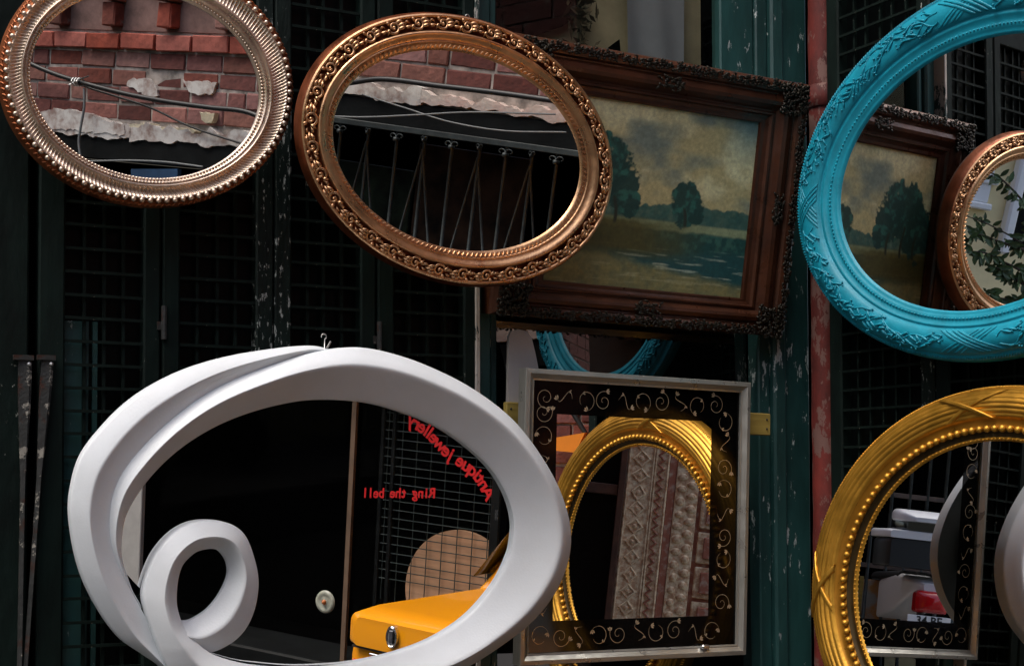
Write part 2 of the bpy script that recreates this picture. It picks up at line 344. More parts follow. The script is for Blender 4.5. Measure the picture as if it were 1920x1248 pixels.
door_leaf(X[-160], X[54], X[-120]-X[-160], .10, 'dark green door leaf at the far left edge, iron bar on its stile')
d1 = door_leaf(X[72], X[303]-.002, X[122]-X[72], X[303]-X[271], 'dark green mesh door with teal board inside, left of the white mirror top')
d2 = door_leaf(X[303]+.002, X[514]-.001, X[336]-X[303], X[514]-X[481], 'dark green mesh door between the two gilt ovals, scratched right stile', right_mat=WORN)
d3 = door_leaf(X[514]+.001, X[707]-.002, X[546]-X[514], X[707]-X[678], 'dark green mesh door behind the wire hook of the white mirror', left_mat=WORN)
d4 = door_leaf(X[707]+.002, X[900]-.012, X[738]-X[707], X[900]-X[870]-.012, 'dark green mesh door next to the teal window frame, under the carved copper oval')
# teal board standing inside the first mesh door, hinges, iron bars
w1 = X[303]-X[72]; s1 = X[122]-X[72]
MB().box(s1+.0, s1+.052, .9, 1.95, -.0315, -.022).build('inner_board', TEAL, d1)
MB().box(s1+.060, s1+.070, .9, 1.95, -.0315, -.022).build('inner_board', TEAL, d1)
def hinge(px, py, root, x):
    y = EYE+ (A.hit(ray(px, py))[2]-EYE); b = MB(); b.tube([(x, y-.035, .004), (x, y+.035, .004)], .006, 8); b.box(x-.014, x-.002, y-.015, y+.002, .0, .004)
    b.build('hinge', IRON, root)
hinge(305, 605, d2, .002); hinge(708, 632, d4, .002)
# white peeled strip at the right edge of the last leaf
MB().box(0, .012, .02, H_, -.045, .002, .002).build('edge_strip', PEEL, d4, T3(X[900]-.012-(X[707]+.002), 0, 0))
def bar_strap(px, label, lean, wtop):
    p = onp(A, px, 672); t = thing('door_bar', label, 'iron bar', A.mat(p[0], p[1], .004), 'iron bars on the door stiles')
    prof = []
    for k in range(28):
        s = k/27; y = -s*1.3; ww = wtop*(1.0 if s < .05 else (1.0 - .62*min(1, (s-.05)/.14))); prof.append((lean*min(1, s*2), y, ww))
    P = [[(x-w_*.5, y, 0), (x-w_*.5, y, .006), (x+w_*.3, y, .009), (x+w_*.5, y, .006), (x+w_*.5, y, 0)] for x, y, w_ in prof]
    MB().grid(P).build('bar', IRON, t, smooth=False); MB().box(-wtop*.9, wtop*.6, -.004, .006, 0, .012).build('bracket', IRON, t)
    MB().ball((wtop*.25, -.012, .008), .005, 8, 4).build('bolt', STEEL, t)
bar_strap(46, 'rusty iron bar on the far left stile, straight', -.006, .026)
bar_strap(88, 'rusty iron bar right of its twin, slanting to the left', -.040, .024)
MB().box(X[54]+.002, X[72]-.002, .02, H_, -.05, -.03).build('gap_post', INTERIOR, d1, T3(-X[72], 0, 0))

# ------------------------------------------------------------------ teal window frame right of the doors
zt = lambda px, py: A.hit(ray(px, py))[2]
wf = thing('shop_window', 'teal painted window frame between the mesh doors and the red pipe', 'window', A.mat(X[900]+.002, 0, -.03))
wx = lambda px: sx(px)-X[900]-.002
W_ = wx(1500)+.06
MB().box(0, wx(933), .02, H_, -.06, 0, .006).build('post', TEAL, wf)
MB().box(wx(933)+.001, wx(948), .02, H_, -.06, -.014, .004).build('post', TEAL, wf)
MB().box(wx(1440), wx(1462), .02, H_, -.06, -.012, .004).build('post', TEAL, wf)
MB().box(wx(1462)+.001, wx(1486), .02, H_, -.06, .004, .006).build('post', TEAL, wf)
MB().box(wx(1486)+.001, W_, .02, H_, -.10, -.008, .004).build('post', TEAL, wf)
MB().box(wx(1376), wx(1440)-.001, 2.30, H_, -.06, -.02, .004).build('upper_stile', TEAL, wf)
zmid = zt(1200, 250); MB().box(wx(948)+.001, wx(1440)-.001, zmid-.05, zmid+.03, -.06, -.016, .004).build('transom_bar', TEAL, wf)
MB().box(wx(948)+.001, wx(1440)-.001, .02, .75, -.06, -.016, .004).build('bottom_panel', TEAL, wf)
MB().box(wx(948)+.001, wx(1440)-.001, H_-.25, H_, -.06, -.016, .004).build('head', TEAL, wf)
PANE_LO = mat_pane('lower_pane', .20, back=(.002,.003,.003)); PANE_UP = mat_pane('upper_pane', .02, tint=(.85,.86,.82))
lo = MB().box(0, wx(1440)-wx(948), 0, zmid-.05-.75, -.004, 0).build('lower_pane', PANE_LO, wf)
Mlo = T3(wx(948), .75, -.045) @ Matrix.Rotation(-1.0*D, 4, 'X'); lo.matrix_local = Mlo
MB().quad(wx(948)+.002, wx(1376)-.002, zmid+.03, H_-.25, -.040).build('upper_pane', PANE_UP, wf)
# pieces added behind the upper pane, standing in for its reflections
room = thing('shop_interior', 'dark room behind the window with an added beige reflection panel, above the painting', 'room', A.mat(X[900], 0, -.03))
MB().box(.03, W_-.02, .3, zmid, -.62, -.60).build('back_wall', INTERIOR, room); MB().box(wx(948), wx(1376), zmid+.03, H_, -.125, -.105).build('back_wall', BEIGE, room)  # beige panel is added: a yellowish reflection put into its colour
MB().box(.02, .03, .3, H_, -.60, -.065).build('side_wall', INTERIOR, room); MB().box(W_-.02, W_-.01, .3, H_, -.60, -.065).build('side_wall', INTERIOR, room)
cl = thing('reflection_sheet', 'pale grey sheet added inside the upper window for a reflection', 'reflection', A.mat(sx(1268), 2.55, -.085))
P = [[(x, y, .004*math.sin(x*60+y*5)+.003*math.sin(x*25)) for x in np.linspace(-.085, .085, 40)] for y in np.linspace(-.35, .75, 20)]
MB().grid(P).build('sheet', REFLGREY, cl, smooth=True)  # added grey sheet stands in for a pale reflection in the pane
dr = thing('reflection_dark', 'dark shapes added across the upper window for its reflection', 'drape', A.mat(sx(1120), 2.5, -.115))
d0 = np.array([sx(1120), 2.5]); dpx = lambda P_: [tuple(onp(A, *q)-d0) for q in P_]
for P_, z_ in (([(930,-60),(1150,-60),(1128,2),(1098,26),(1060,38),(1015,62),(985,92),(930,120)], .0), ([(1095,140),(1148,96),(1175,74),(1205,52),(1212,140)], .002)):
    MB().prism(dpx(P_)[::-1], z_-.004, z_+.004).build('dark_shape', INTERIOR, dr)  # dark parts of the pane's reflection, added as flat shapes
stw = MB(); rr = random.Random(11)
for k in range(70):
    c0 = np.array(dpx([(rr.gauss(1128, 13), rr.uniform(-30, 108))])[0]); a_ = rr.uniform(0, 6.28); L_ = rr.uniform(.01,.03); n_ = np.array([math.cos(a_), math.sin(a_)])*L_; p_ = np.array([-n_[1], n_[0]])*.25
    stw.add([(*(c0-n_), .01), (*(c0+p_), .014), (*(c0+n_), .01), (*(c0-p_), .006)], [(0,1,2,3)])
stw.build('dried_leaves', mat('dried_leaves', (.04,.03,.012), .9), dr)
# lintel board above everything, pipe in the corner
tag(MB().box(X[-160]-3.0, X[-160]-.006, 0, 6.5, -.4, -.01).build('side_wall', DOOR, None, A.mat()), 'dark green boarded wall left of the door leaves', 'wall')
tag(MB().box(X[-160], .10, H_, 4.3, -.10, .06, .01).build('fascia_board', DOOR, None, A.mat()), 'dark green fascia board above the shopfront doors', 'fascia')
tag(MB().box(X[-160], .10, 4.3, 6.5, -.40, -.02).build('upper_wall', BRICKS[1], None, A.mat()), 'brick wall above the shopfront fascia', 'wall')
pp = A.hit(ray(1527, 900)) + A.n*.05
pipe = thing('drain_pipe', 'red painted drain pipe with flaking patches in the corner', 'pipe', T3(pp[0], pp[1], 0))
N_ = 90; th = np.linspace(0, 2*math.pi, 28, endpoint=False)
rows = [[((.0365+.0007*math.sin(i*1.7+3*a)+.0005*math.sin(i*.6+5*a))*math.cos(a), (.0365+.0007*math.sin(i*1.7+3*a))*math.sin(a), 4.0*i/N_) for a in th] for i in range(N_+1)]
MB().grid(rows, closed_v=True).build('pipe', REDP, pipe, smooth=True)
for z in (.7, 2.62): MB().tube([(0,0,z-.03),(0,0,z-.028),(0,0,z+.028),(0,0,z+.03)], [.038,.042,.042,.038], 24, caps=False).build('collar', REDP, pipe, smooth=True)

# ------------------------------------------------------------------ return wall B: mesh doors behind the blue and gold mirrors
for x0, x1, lab in ((.085, .445, 'dark mesh door beside the red pipe, under the turquoise mirror'), (.449, .81, 'dark mesh door behind the right part of the turquoise mirror'), (.814, 1.15, 'dark mesh door at the right edge of the photo')):
    door_leaf(x0, x1, .045, .045, lab, P=B, cells=6, right_mat=WORN if x0 < .1 else DOOR)
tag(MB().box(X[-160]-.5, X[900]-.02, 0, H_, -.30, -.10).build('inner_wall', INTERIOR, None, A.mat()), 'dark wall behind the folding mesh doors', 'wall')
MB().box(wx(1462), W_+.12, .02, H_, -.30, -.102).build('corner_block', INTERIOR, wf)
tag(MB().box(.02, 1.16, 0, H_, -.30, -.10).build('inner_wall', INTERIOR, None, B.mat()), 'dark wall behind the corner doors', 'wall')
MB().box(.0, .083, .02, H_, -.30, -.03).build('corner_post', DOOR, wf, (wf.matrix_world.inverted() @ B.mat()))
# behind: end of wall B towards the lane, and the brick return
Kp = B.o + 1.16*B.u
tag(MB().box(-.05, 1.16, H_, 6.5, -.30, .04).build('upper_wall', BRICKS[2], None, B.mat()), 'brick wall above the corner doors', 'wall')

# ------------------------------------------------------------------ beaded rose-gilt oval (upper left)
o1_out = [(555,160),(547,217),(520,273),(467,333),(393,373),(310,393),(233,383),(150,350),(83,307),(20,240),(2,187),(0,143),(10,67),(33,20),(493,20),(533,87)]
o1_in = [(60,133),(72,207),(107,257),(160,297),(233,328),(310,333),(390,313),(447,273),(477,227),(487,167),(467,103),(420,50),(357,10),(93,47),(130,7)]
ov = Oval(P_BEAD, o1_out, o1_in, [(-.01,-.022),(0,-.012),(.03,-.002),(.07,.004),(.11,.003),(.13,.002),(.16,.010),(.24,.016),(.27,.020),(.30,.019),(.38,.0145),(.48,.0125),(.58,.013),(.66,.016),(.69,.0195),(.73,.0195),(.76,.014),(.79,.0135),(.82,.016),(.86,.0135),(.89,.009),(.95,.008),(.985,.006),(1.0,0)])
t = thing('oval_mirror', 'rose gilt oval mirror with a ring of large beads and fluted band, upper left', 'mirror', ov.mat(), 'oval mirrors hung on the walls')
NF = 210
def rel1(TH, TT):
    f = np.clip((TT-.29)/.05, 0, 1)*np.clip((.66-TT)/.05, 0, 1); fl = f*.0016*np.sin(TH*NF)
    r = np.clip(1-np.abs(TT-.075)/.05, 0, 1)*.0022*np.sin(TH*120+TT*50)
    return fl + r
ov.band('edge', ROSED, t, np.array([-.01,0,.02,.04,.06,.08,.10,.12,.14,.16,.2,.24]), 1440)
ov.band('fluted_band', ROSE, t, np.r_[.24,.26,.28,np.linspace(.30,.66,14),.68,.70,.73,.745,.76,.775,.79,.80,.82,.84,.86,.875,.89,.92,.95,.97,.985,1.0], 1680, rel1)
bead = MB().ball((0,0,0), 1, 10, 7).mesh('bead', ROSE, True)
for th_ in arc_thetas(ov.o, 98): link('bead', bead, t, ov.basis(th_, .205, .003, .0058*random.uniform(.93,1.05)))
sb = MB()
for th_ in arc_thetas(ov.i, 190): sb.ball(ov.pt(th_, .94, .001), .0030, 6, 4)
o = sb.build('bead_course', ROSE, t, smooth=True); o['kind'] = 'stuff'
ln = MB()                                                          # carved twist on the inner ridge
for th_ in arc_thetas(ov.i, 200):
    a, b = ov.pt(th_, .80, .0005), ov.pt(th_+.018, .845, .0005); ln.tube([a, (a+b)/2+[0,0,.001], b], [.0008,.0016,.0008], 5)
o = ln.build('twist_course', ROSE, t, smooth=True); o['kind'] = 'stuff'
rp = MB()                                                          # rope on the outer edge
for th_ in arc_thetas(ov.o, 150):
    a, b = ov.pt(th_, .03, .002), ov.pt(th_+.025, .12, .003); rp.tube([a, (a+b)/2+[0,0,.0015], b], [.001,.0028,.001], 5)
o = rp.build('rope_edge', ROSED, t, smooth=True); o['kind'] = 'stuff'
ov.glass(t); ov.backing(t, DARKWOOD, .03); hook(t, ov.o['c'][0], ov.o['b']+.0, -.02, .5)

# ------------------------------------------------------------------ carved copper-gilt oval (upper middle)
o2_out = [(562,202),(574,135),(607,90),(675,49),(764,29),(845,27),(921,43),(993,79),(1056,126),(1110,184),(1141,251),(1153,323),(1141,381),(1101,449),(1034,503),(944,536),(877,539),(787,525),(720,489),(652,431),(598,359),(571,287)]
o2_in = [(623,251),(643,171),(688,126),(755,103),(827,96),(908,112),(971,139),(1025,180),(1070,238),(1088,296),(1083,350),(1056,399),(1007,440),(944,467),(872,471),(800,458),(733,422),(684,377),(648,323)]
ov = Oval(P_COP, o2_out, o2_in, [(-.01,-.022),(0,-.012),(.03,.002),(.07,.009),(.12,.012),(.16,.010),(.18,.004),(.20,.001),(.32,.003),(.46,.006),(.50,.010),(.53,.016),(.57,.018),(.62,.0165),(.70,.011),(.76,.009),(.79,.0105),(.82,.008),(.86,.0075),(.93,.006),(.97,.004),(1,0)])
OVC = ov
t = thing('oval_mirror', 'copper gilt oval mirror with carved scrolls, in front of the painting', 'mirror', ov.mat(), 'oval mirrors hung on the walls')
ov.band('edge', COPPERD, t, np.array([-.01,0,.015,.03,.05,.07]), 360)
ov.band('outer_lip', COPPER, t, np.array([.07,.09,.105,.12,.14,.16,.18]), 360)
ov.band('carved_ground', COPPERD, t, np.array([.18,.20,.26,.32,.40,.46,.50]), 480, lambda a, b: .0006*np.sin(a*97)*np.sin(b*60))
ov.band('inner_cove', COPPER, t, np.array([.50,.515,.53,.55,.57,.595,.62,.66,.70,.73,.76,.775,.79,.805,.82]), 360)
ov.band('inner_edge', COPPER, t, np.array([.82,.84,.86,.90,.93,.95,.97,1.0]), 480)
def scroll_mesh(name, material, flip=1):
    b = MB(); k = np.linspace(0, 1, 26); a = .3+k*8.2; r = .0108*(1-k)**.8+.0018
    b.tube(np.c_[.004+r*np.cos(a), flip*r*np.sin(a), .0035+.003*k], .0027*(1-.35*k)+.0004, 6, flat=1.0)
    for an, ln_, bend in ((2.6,.017,.5),(3.3,.020,-.1),(4.0,.017,-.6),(.2,.012,.5),(5.6,.012,-.3)):
        s = np.linspace(0, 1, 7); aa = an+bend*s; P_ = np.c_[.004+(.009+ln_*s)*np.cos(aa), flip*(.009+ln_*s*.8)*np.sin(aa), .003+.004*np.sin(s*math.pi)]
        b.tube(P_, .0034*np.sin(np.clip(s*.85+.15, 0, 1)*math.pi)+.0004, 6, flat=.8)
    b.ball((.004, 0, .005), .0032, 8, 5)
    return b.mesh(name, material, True)
scr = [scroll_mesh('scroll_ornament', COPPER, f) for f in (1, -1)]
for k, th_ in enumerate(arc_thetas(ov.o, 34, .3)): link('scroll_ornament', scr[0], t, ov.basis(th_, .33, .002, 1.10+.06*math.sin(k*2.3)))
lf = MB(); s = np.linspace(0, 1, 8); lf.tube(np.c_[.018*(s-.5), .004*np.sin(s*3.1), .003+.003*np.sin(s*3.1)], .0032*np.sin(np.clip(s*.9+.08,0,1)*math.pi)+.0003, 6)
lf.tube(np.c_[.012*(s-.5), -.005-.003*np.sin(s*3.1), .002+.003*np.sin(s*3.1)], .0026*np.sin(np.clip(s*.9+.08,0,1)*math.pi)+.0003, 6)
lfm = lf.mesh('leaf_ornament', COPPER, True)
for k, th_ in enumerate(arc_thetas(ov.o, 34, .8)): link('leaf_ornament', lfm, t, ov.basis(th_, .34, .001, 1.05))
sb = MB()
for k, th_ in enumerate(arc_thetas(ov.i, 150)):
    a, b = ov.pt(th_, .845, .001), ov.pt(th_+.016, .945, .001); sb.tube([a, (a+b)/2+[0,0,.0025], b], [.0008,.0026,.0008], 6)
o = sb.build('carved_course', COPPER, t, smooth=True); o['kind'] = 'stuff'
ov.glass(t); ov.backing(t, DARKWOOD, .03); hook(t, -.0, ov.o['b']-.012, -.016, .5)

# ------------------------------------------------------------------ turquoise oval on the return wall
b_out = [(1499,359),(1504,280),(1524,236),(1563,168),(1619,101),(1681,50),(1754,6),(1502,437),(1524,522),(1569,583),(1636,628),(1704,662),(1788,681),(1844,681),(1920,667)]
b_in = [(1576,365),(1591,292),(1625,230),(1681,163),(1754,112),(1833,81),(1920,64),(1580,421),(1614,494),(1664,544),(1732,575),(1810,583),(1877,575),(1920,561)]
ov = Oval(P_BLUE, b_out, b_in, [(-.005,-.025),(0,-.014),(.02,-.004),(.06,.002),(.09,.003),(.13,.006),(.16,.012),(.19,.015),(.26,.0215),(.36,.026),(.48,.026),(.58,.022),(.62,.018),(.64,.014),(.66,.0135),(.69,.016),(.74,.012),(.80,.0095),(.84,.011),(.88,.010),(.92,.007),(.97,.006),(1,0)], aligned=True)
OVB = ov; t = thing('oval_mirror', 'turquoise oval mirror with vine relief, cut by the right photo edge', 'mirror', ov.mat(), 'oval mirrors hung on the walls')
ov.band('edge', BLUE, t, np.array([-.005,0,.01,.02,.04,.06,.09,.11,.13,.145,.16]), 360)
ov.band('relief_band', BLUE, t, np.array([.16,.175,.19,.22,.26,.31,.36,.42,.48,.53,.58,.60,.62]), 480)
ov.band('inner_moulding', BLUE, t, np.array([.62,.63,.64,.65,.66,.675,.69,.715,.74,.77,.80,.82,.84,.86,.88,.90,.92,.95,.97,1.0]), 480)
rp = MB()
for th_ in arc_thetas(ov.o, 430):
    a, b = ov.pt(th_, .03, .002), ov.pt(th_+.011, .08, .001); rp.tube([a, (a+b)/2+[0,0,.001], b], [.0008,.0019,.0008], 5)
o = rp.build('rope_edge', BLUE, t, smooth=True); o['kind'] = 'stuff'
sb = MB()
for th_ in arc_thetas(ov.i, 240): sb.ball(ov.pt(th_, .84, .0005), .0026, 6, 4)
o = sb.build('bead_course', BLUE, t, smooth=True); o['kind'] = 'stuff'
def strip(ovl, th0, t0, th1, t1, wth, lift=.003, n=22, wave=0.0):
    k = np.linspace(0, 1, n); th_ = th0+(th1-th0)*k+wave*np.sin(k*math.pi); tt = t0+(t1-t0)*k
    cols = [ovl.pt(th_-wth, tt, -.001), ovl.pt(th_-wth*.92, tt, lift*.9), ovl.pt(th_-wth*.3, tt, lift), ovl.pt(th_+wth*.3, tt, lift*.8), ovl.pt(th_+wth*.92, tt, lift*.9), ovl.pt(th_+wth, tt, -.001)]
    return np.stack(cols, 1)
def th_of(ovl, px, py):
    p = onp(ovl.p, px, py)-ovl.ctr-ovl.o['c']; c_, s_ = math.cos(-ovl.o['r']), math.sin(-ovl.o['r']); p = (c_*p[0]-s_*p[1], s_*p[0]+c_*p[1]); return math.atan2(p[1]/ovl.o['b'], p[0]/ovl.o['a'])
BLUE_TH = [th_of(ov, 1508, 390), th_of(ov, 1835, 640), th_of(ov, 1830, 15), math.pi-th_of(ov, 1508, 390)]
for th_ in BLUE_TH:
    rb = MB()
    for dlt in (-.05,-.02,.02,.05):
        rb.grid(strip(ov, th_-.10+dlt, .17, th_+.10+dlt, .60, .011, .0014)); rb.grid(strip(ov, th_+.10+dlt, .17, th_-.10+dlt, .60, .011, .0024))
    rb.build('ribbon', BLUE, t, smooth=True)
ths = sorted(BLUE_TH); ths.append(ths[0]+2*math.pi)
for a0, a1 in zip(ths[:-1], ths[1:]):
    vb = MB(); n_ = int((a1-a0-.3)/.005)
    for row, ph in enumerate((0, 2.1)):
        k = np.linspace(a0+.15, a1-.15, n_); tt = .36+.13*np.sin(k*14+ph)+.05*np.sin(k*37+ph*2)
        vb.tube(ov.pt(k, tt, .0003), .0020, 5)
        kk = a0+.18
        while kk < a1-.18:
            t0 = .36+.13*math.sin(kk*14+ph)+.05*math.sin(kk*37+ph*2); sgn = random.choice((-1, 1)); q = np.linspace(0, 1, 6); L_ = random.uniform(.05,.10); dt = sgn*random.uniform(.05,.13)
            P_ = ov.pt(kk+L_*q*.6, np.clip(t0+dt*q, .2, .58), .0004+.0012*np.sin(q*3)); vb.tube(P_, .0026*np.sin(np.clip(.15+q*.8,0,1)*math.pi)+.0006, 5)
            e = P_[-1]
            for w_ in range(random.choice((1,2,3))): vb.ball(e+np.array([random.uniform(-.007,.007), random.uniform(-.007,.007), .0015]), random.uniform(.0018,.0032), 6, 4)
            kk += random.uniform(.022,.040)
    vb.build('vine_relief', BLUE, t, smooth=True)
ov.glass(t); ov.backing(t, DARKWOOD, .03)

# ------------------------------------------------------------------ yellow-gilt reeded oval below it
g_out = [(1920,722),(1869,724),(1810,735),(1752,757),(1693,791),(1640,835),(1596,879),(1557,932),(1533,1001),(1520,1059),(1523,1127),(1533,1200),(1545,1244)]
g_in = [(1603,1103),(1625,1005),(1654,957),(1713,893),(1801,845),(1864,828),(1920,828),(1611,1166),(1640,1247)]
# the far side of the frame shows in the square mirror: its bead ring as seen there, carried back to the gold mirror's plane
for q_ in ((1072.6,995),(1093,926),(1124,877),(1165,844),(1216,829),(1067.5,1026),(1067.5,1078)):
    o_, d_ = chain([P_SQ], *q_); p_ = P_GOLD.hit(d_, o_); v_ = p_-O0; w_ = CR.T@v_; pix = (960+CAM['f']*w_[0]/w_[1], CAM['cy']-CAM['f']*w_[2]/w_[1])
    g_in.append(pix)
ov = Oval(P_GOLD, g_out, g_in, [(-.005,-.028),(0,-.016),(.02,-.004),(.05,.001),(.07,.004),(.12,.012),(.25,.022),(.38,.025),(.50,.022),(.58,.017),(.61,.013),(.66,.010),(.72,.0095),(.76,.011),(.80,.010),(.84,.006),(.88,.003),(.93,.003),(.97,.004),(1,0)], aligned=True)
# the outer ellipse follows the inner one at a constant moulding width
gi, go = ov.i, ov.o
wid = (onp(P_GOLD, 1603, 1103)-onp(P_GOLD, 1520, 1080))[0]; wtop = (onp(P_GOLD, 1900, 722)-onp(P_GOLD, 1900, 828))[1]
ov.o = dict(c=gi['c'].copy(), a=gi['a']+max(wid, (wid+wtop)/2)+.008, b=gi['b']+wtop, r=gi['r'])
OVG = ov; t = thing('oval_mirror', 'yellow gilt oval mirror with crossed ribbons and bead ring, lower right', 'mirror', ov.mat(), 'oval mirrors hung on the walls')
def reeds(TH, TT):
    f = np.clip((TT-.07)/.02, 0, 1)*np.clip((.60-TT)/.02, 0, 1); return f*.0030*(np.abs(np.sin((TT-.08)*math.pi*6.0/.52))**.7-.5)
ov.band('reeded_band', GOLD, t, np.r_[-.005,0,.02,.05,np.linspace(.07,.60,54)], 420, reeds)
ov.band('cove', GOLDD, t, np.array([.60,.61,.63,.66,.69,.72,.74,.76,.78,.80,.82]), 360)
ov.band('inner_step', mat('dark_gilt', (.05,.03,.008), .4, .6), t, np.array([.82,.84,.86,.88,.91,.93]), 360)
ov.band('inner_lip', GOLD, t, np.array([.93,.945,.96,.975,.99,1.0]), 360)
bead = MB().ball((0,0,0), 1, 12, 8).mesh('bead', GOLD, True)
for th_ in arc_thetas(ov.i, 122): link('bead', bead, t, ov.basis(th_, .785, .004, .0084*random.uniform(.93,1.05)))
sb = MB()
for th_ in arc_thetas(ov.i, 210): sb.ball(ov.pt(th_, .965, .001), .0026, 6, 4)
o = sb.build('bead_course', GOLD, t, smooth=True); o['kind'] = 'stuff'
rp = MB()
for th_ in arc_thetas(ov.o, 400):
    a, b = ov.pt(th_, .015, .002), ov.pt(th_+.012, .060, .001); rp.tube([a, (a+b)/2+[0,0,.001], b], [.0008,.0019,.0008], 5)
o = rp.build('rope_edge', GOLD, t, smooth=True); o['kind'] = 'stuff'
for th_, f_ in ((th_of(ov, 1828, 765), 1), (th_of(ov, 1540, 1098), 1), (th_of(ov, 1828, 765)+math.pi, 1), (-.15, 1)):
    MB().grid(strip(ov, th_-.17, .10, th_+.13, .58, .022, .0045)).build('ribbon', GOLD, t, smooth=True)
    MB().grid(strip(ov, th_+.15, .08, th_-.12, .60, .022, .0085)).build('ribbon', GOLD, t, smooth=True)
ov.glass(t); ov.backing(t, DARKWOOD, .03)

# ------------------------------------------------------------------ white loop mirror
PW = P_WHITE
cw = onp(PW, 600, 950); wt = thing('loop_mirror', 'large white mirror with a curling loop at its lower left', 'mirror', PW.mat(*cw))
Wp = lambda q: onp(PW, *q)-cw
main = [((350,1215),(325,1160)),((391,1221),(350,1162)),((430,1204),(370,1153)),((455,1181),(388,1140)),((474,1143),(408,1116)),((482,1089),(425,1080)),((474,1044),(424,1053)),((455,1000),(411,1033)),((430,981),(400,1028)),((391,974),(385,1028)),((353,979),(366,1033)),((321,997),(350,1045)),((292,1029),(338,1060)),((273,1067),(330,1086)),((262,1110),(327,1127)),((266,1140),(331,1150)),((275,1169),(340,1175)),((286,1200),(360,1198)),((305,1245),(391,1221)),((335,1285),(439,1237)),((400,1330),(487,1244)),((490,1350),(557,1248)),((620,1340),(660,1240)),((740,1305),(753,1217)),((866,1249),(825,1186)),((942,1201),(881,1145)),((998,1155),(927,1089)),((1039,1099),(952,1038)),((1060,1040),(958,1010)),((1062,987),(960,980)),((1044,921),(950,936)),((1008,854),(922,885)),((957,788),(876,839)),((886,732),(815,798)),((815,694),(753,773)),((738,665),(687,755)),((661,651),(610,749)),((585,660),(549,753)),((508,683),(467,773)),((406,724),(386,808)),((330,773),(320,854)),((268,829),(268,910)),((222,885),(235,967)),((202,936),(227,1018)),((198,990),(229,1048)),((207,1038),(238,1078)),((228,1084),(248,1105)),((262,1143),(262,1130))]
outer = [((625,656),(622,661)),((585,648),(585,664)),((508,654),(508,687)),((406,673),(406,730)),((325,701),(330,780)),((253,742),(272,832)),((197,793),(228,888)),((151,854),(208,940)),((133,916),(203,992)),((130,967),(212,1040)),((146,1058),(234,1088)),((177,1130),(262,1140)),((222,1194),(284,1180)),((265,1225),(302,1216)),((300,1250),(335,1262)),((330,1290),(380,1290))]
def spline(P, m):
    P = np.asarray(P, float); n = len(P); d_ = np.r_[0, np.cumsum(np.linalg.norm(np.diff(P, axis=0), axis=1)**.5)]
    q = np.linspace(0, d_[-1], m); out = []
    tg = np.gradient(P, d_, axis=0)
    for x in q:
        i = min(max(np.searchsorted(d_, x)-1, 0), n-2); h = d_[i+1]-d_[i]; s = (x-d_[i])/h
        out.append((2*s**3-3*s**2+1)*P[i]+(s**3-2*s**2+s)*h*tg[i]+(-2*s**3+3*s**2)*P[i+1]+(s**3-s**2)*h*tg[i+1])
    return np.array(out)
def strand(pairs, name, prof, lift, m, endh=.14):
    both = spline([[*Wp(a), *Wp(b)] for a, b in pairs], m); lf_ = np.interp(np.linspace(0, 1, m), *zip(*lift)); sc = np.interp(np.linspace(0, 1, m), *zip(*prof[1])) ; rows = []
    for k in range(m):
        a, b = both[k,:2], both[k,2:]; pk = np.interp(k/(m-1), *zip(*prof[2])); row = []
        for tt, hh, back in ((0,.0,1),(0,.30,0),(.015,.40,0),(.05,.46,0),(pk*.5,.74,0),(pk-.05,.965,0),(pk-.015,1.0,0),(pk+.02,.985,0),(pk+.07,.93,0),(pk+(1-pk)*.35,.66+.28*endh,0),(pk+(1-pk)*.65,.37+.63*endh,0),(.94,.12+.86*endh,0),(.985,.05+.93*endh,0),(1.0,endh,0),(1.0,0,1)):
            p = a+(b-a)*tt; z = hh*.046*sc[k]+lf_[k]
            if back: z = -.012+lf_[k]
            row.append((p[0], p[1], z))
        rows.append(row[::-1])
    b_ = MB().grid(rows); n0 = len(rows[0]); b_.F.append(tuple(range(n0))); b_.F.append(tuple((m-1)*n0+i for i in reversed(range(n0))))
    ob = b_.build(name, WHITE, wt, smooth=True); return ob
def autosmooth(ob, ang=38):
    bm = bmesh.new(); bm.from_mesh(ob.data)
    for e in bm.edges:
        if len(e.link_faces) == 2 and e.calc_face_angle(0) > ang*D: e.smooth = False
    bm.to_mesh(ob.data); bm.free()
s1_ = strand(main, 'loop_band', (None, [(0,.75),(.15,.72),(.3,.8),(.45,1.05),(.62,1.05),(.8,1.0),(.9,.8),(1,.30)], [(0,.52),(.24,.55),(.36,.5),(.46,.36),(.60,.30),(.72,.33),(.85,.40),(1,.5)]), [(0,.0),(.10,.0),(.22,.012),(.28,.026),(.34,.026),(.42,.004),(1,.0)], 420)
s2_ = strand(outer, 'outer_band', (None, [(0,.2),(.1,.55),(.3,.8),(.7,.8),(1,.6)], [(0,.45),(1,.42)]), [(0,-.002),(1,-.004)], 200, .52)
autosmooth(s1_); autosmooth(s2_)
gp = spline([(Wp(a)*.35+Wp(b)*.65) for a, b in main[19:46]], 120)
MB().prism([tuple(p) for p in gp], -.006, -.001).build('mirror_glass', MIRROR, wt)
hook(wt, *(Wp((605, 646))), .006, .55)
MB().tube([(*(Wp((612, 652))), .004), (*(Wp((619, 640))), .004)], .002, 6).build('hook_end', STEEL, wt)

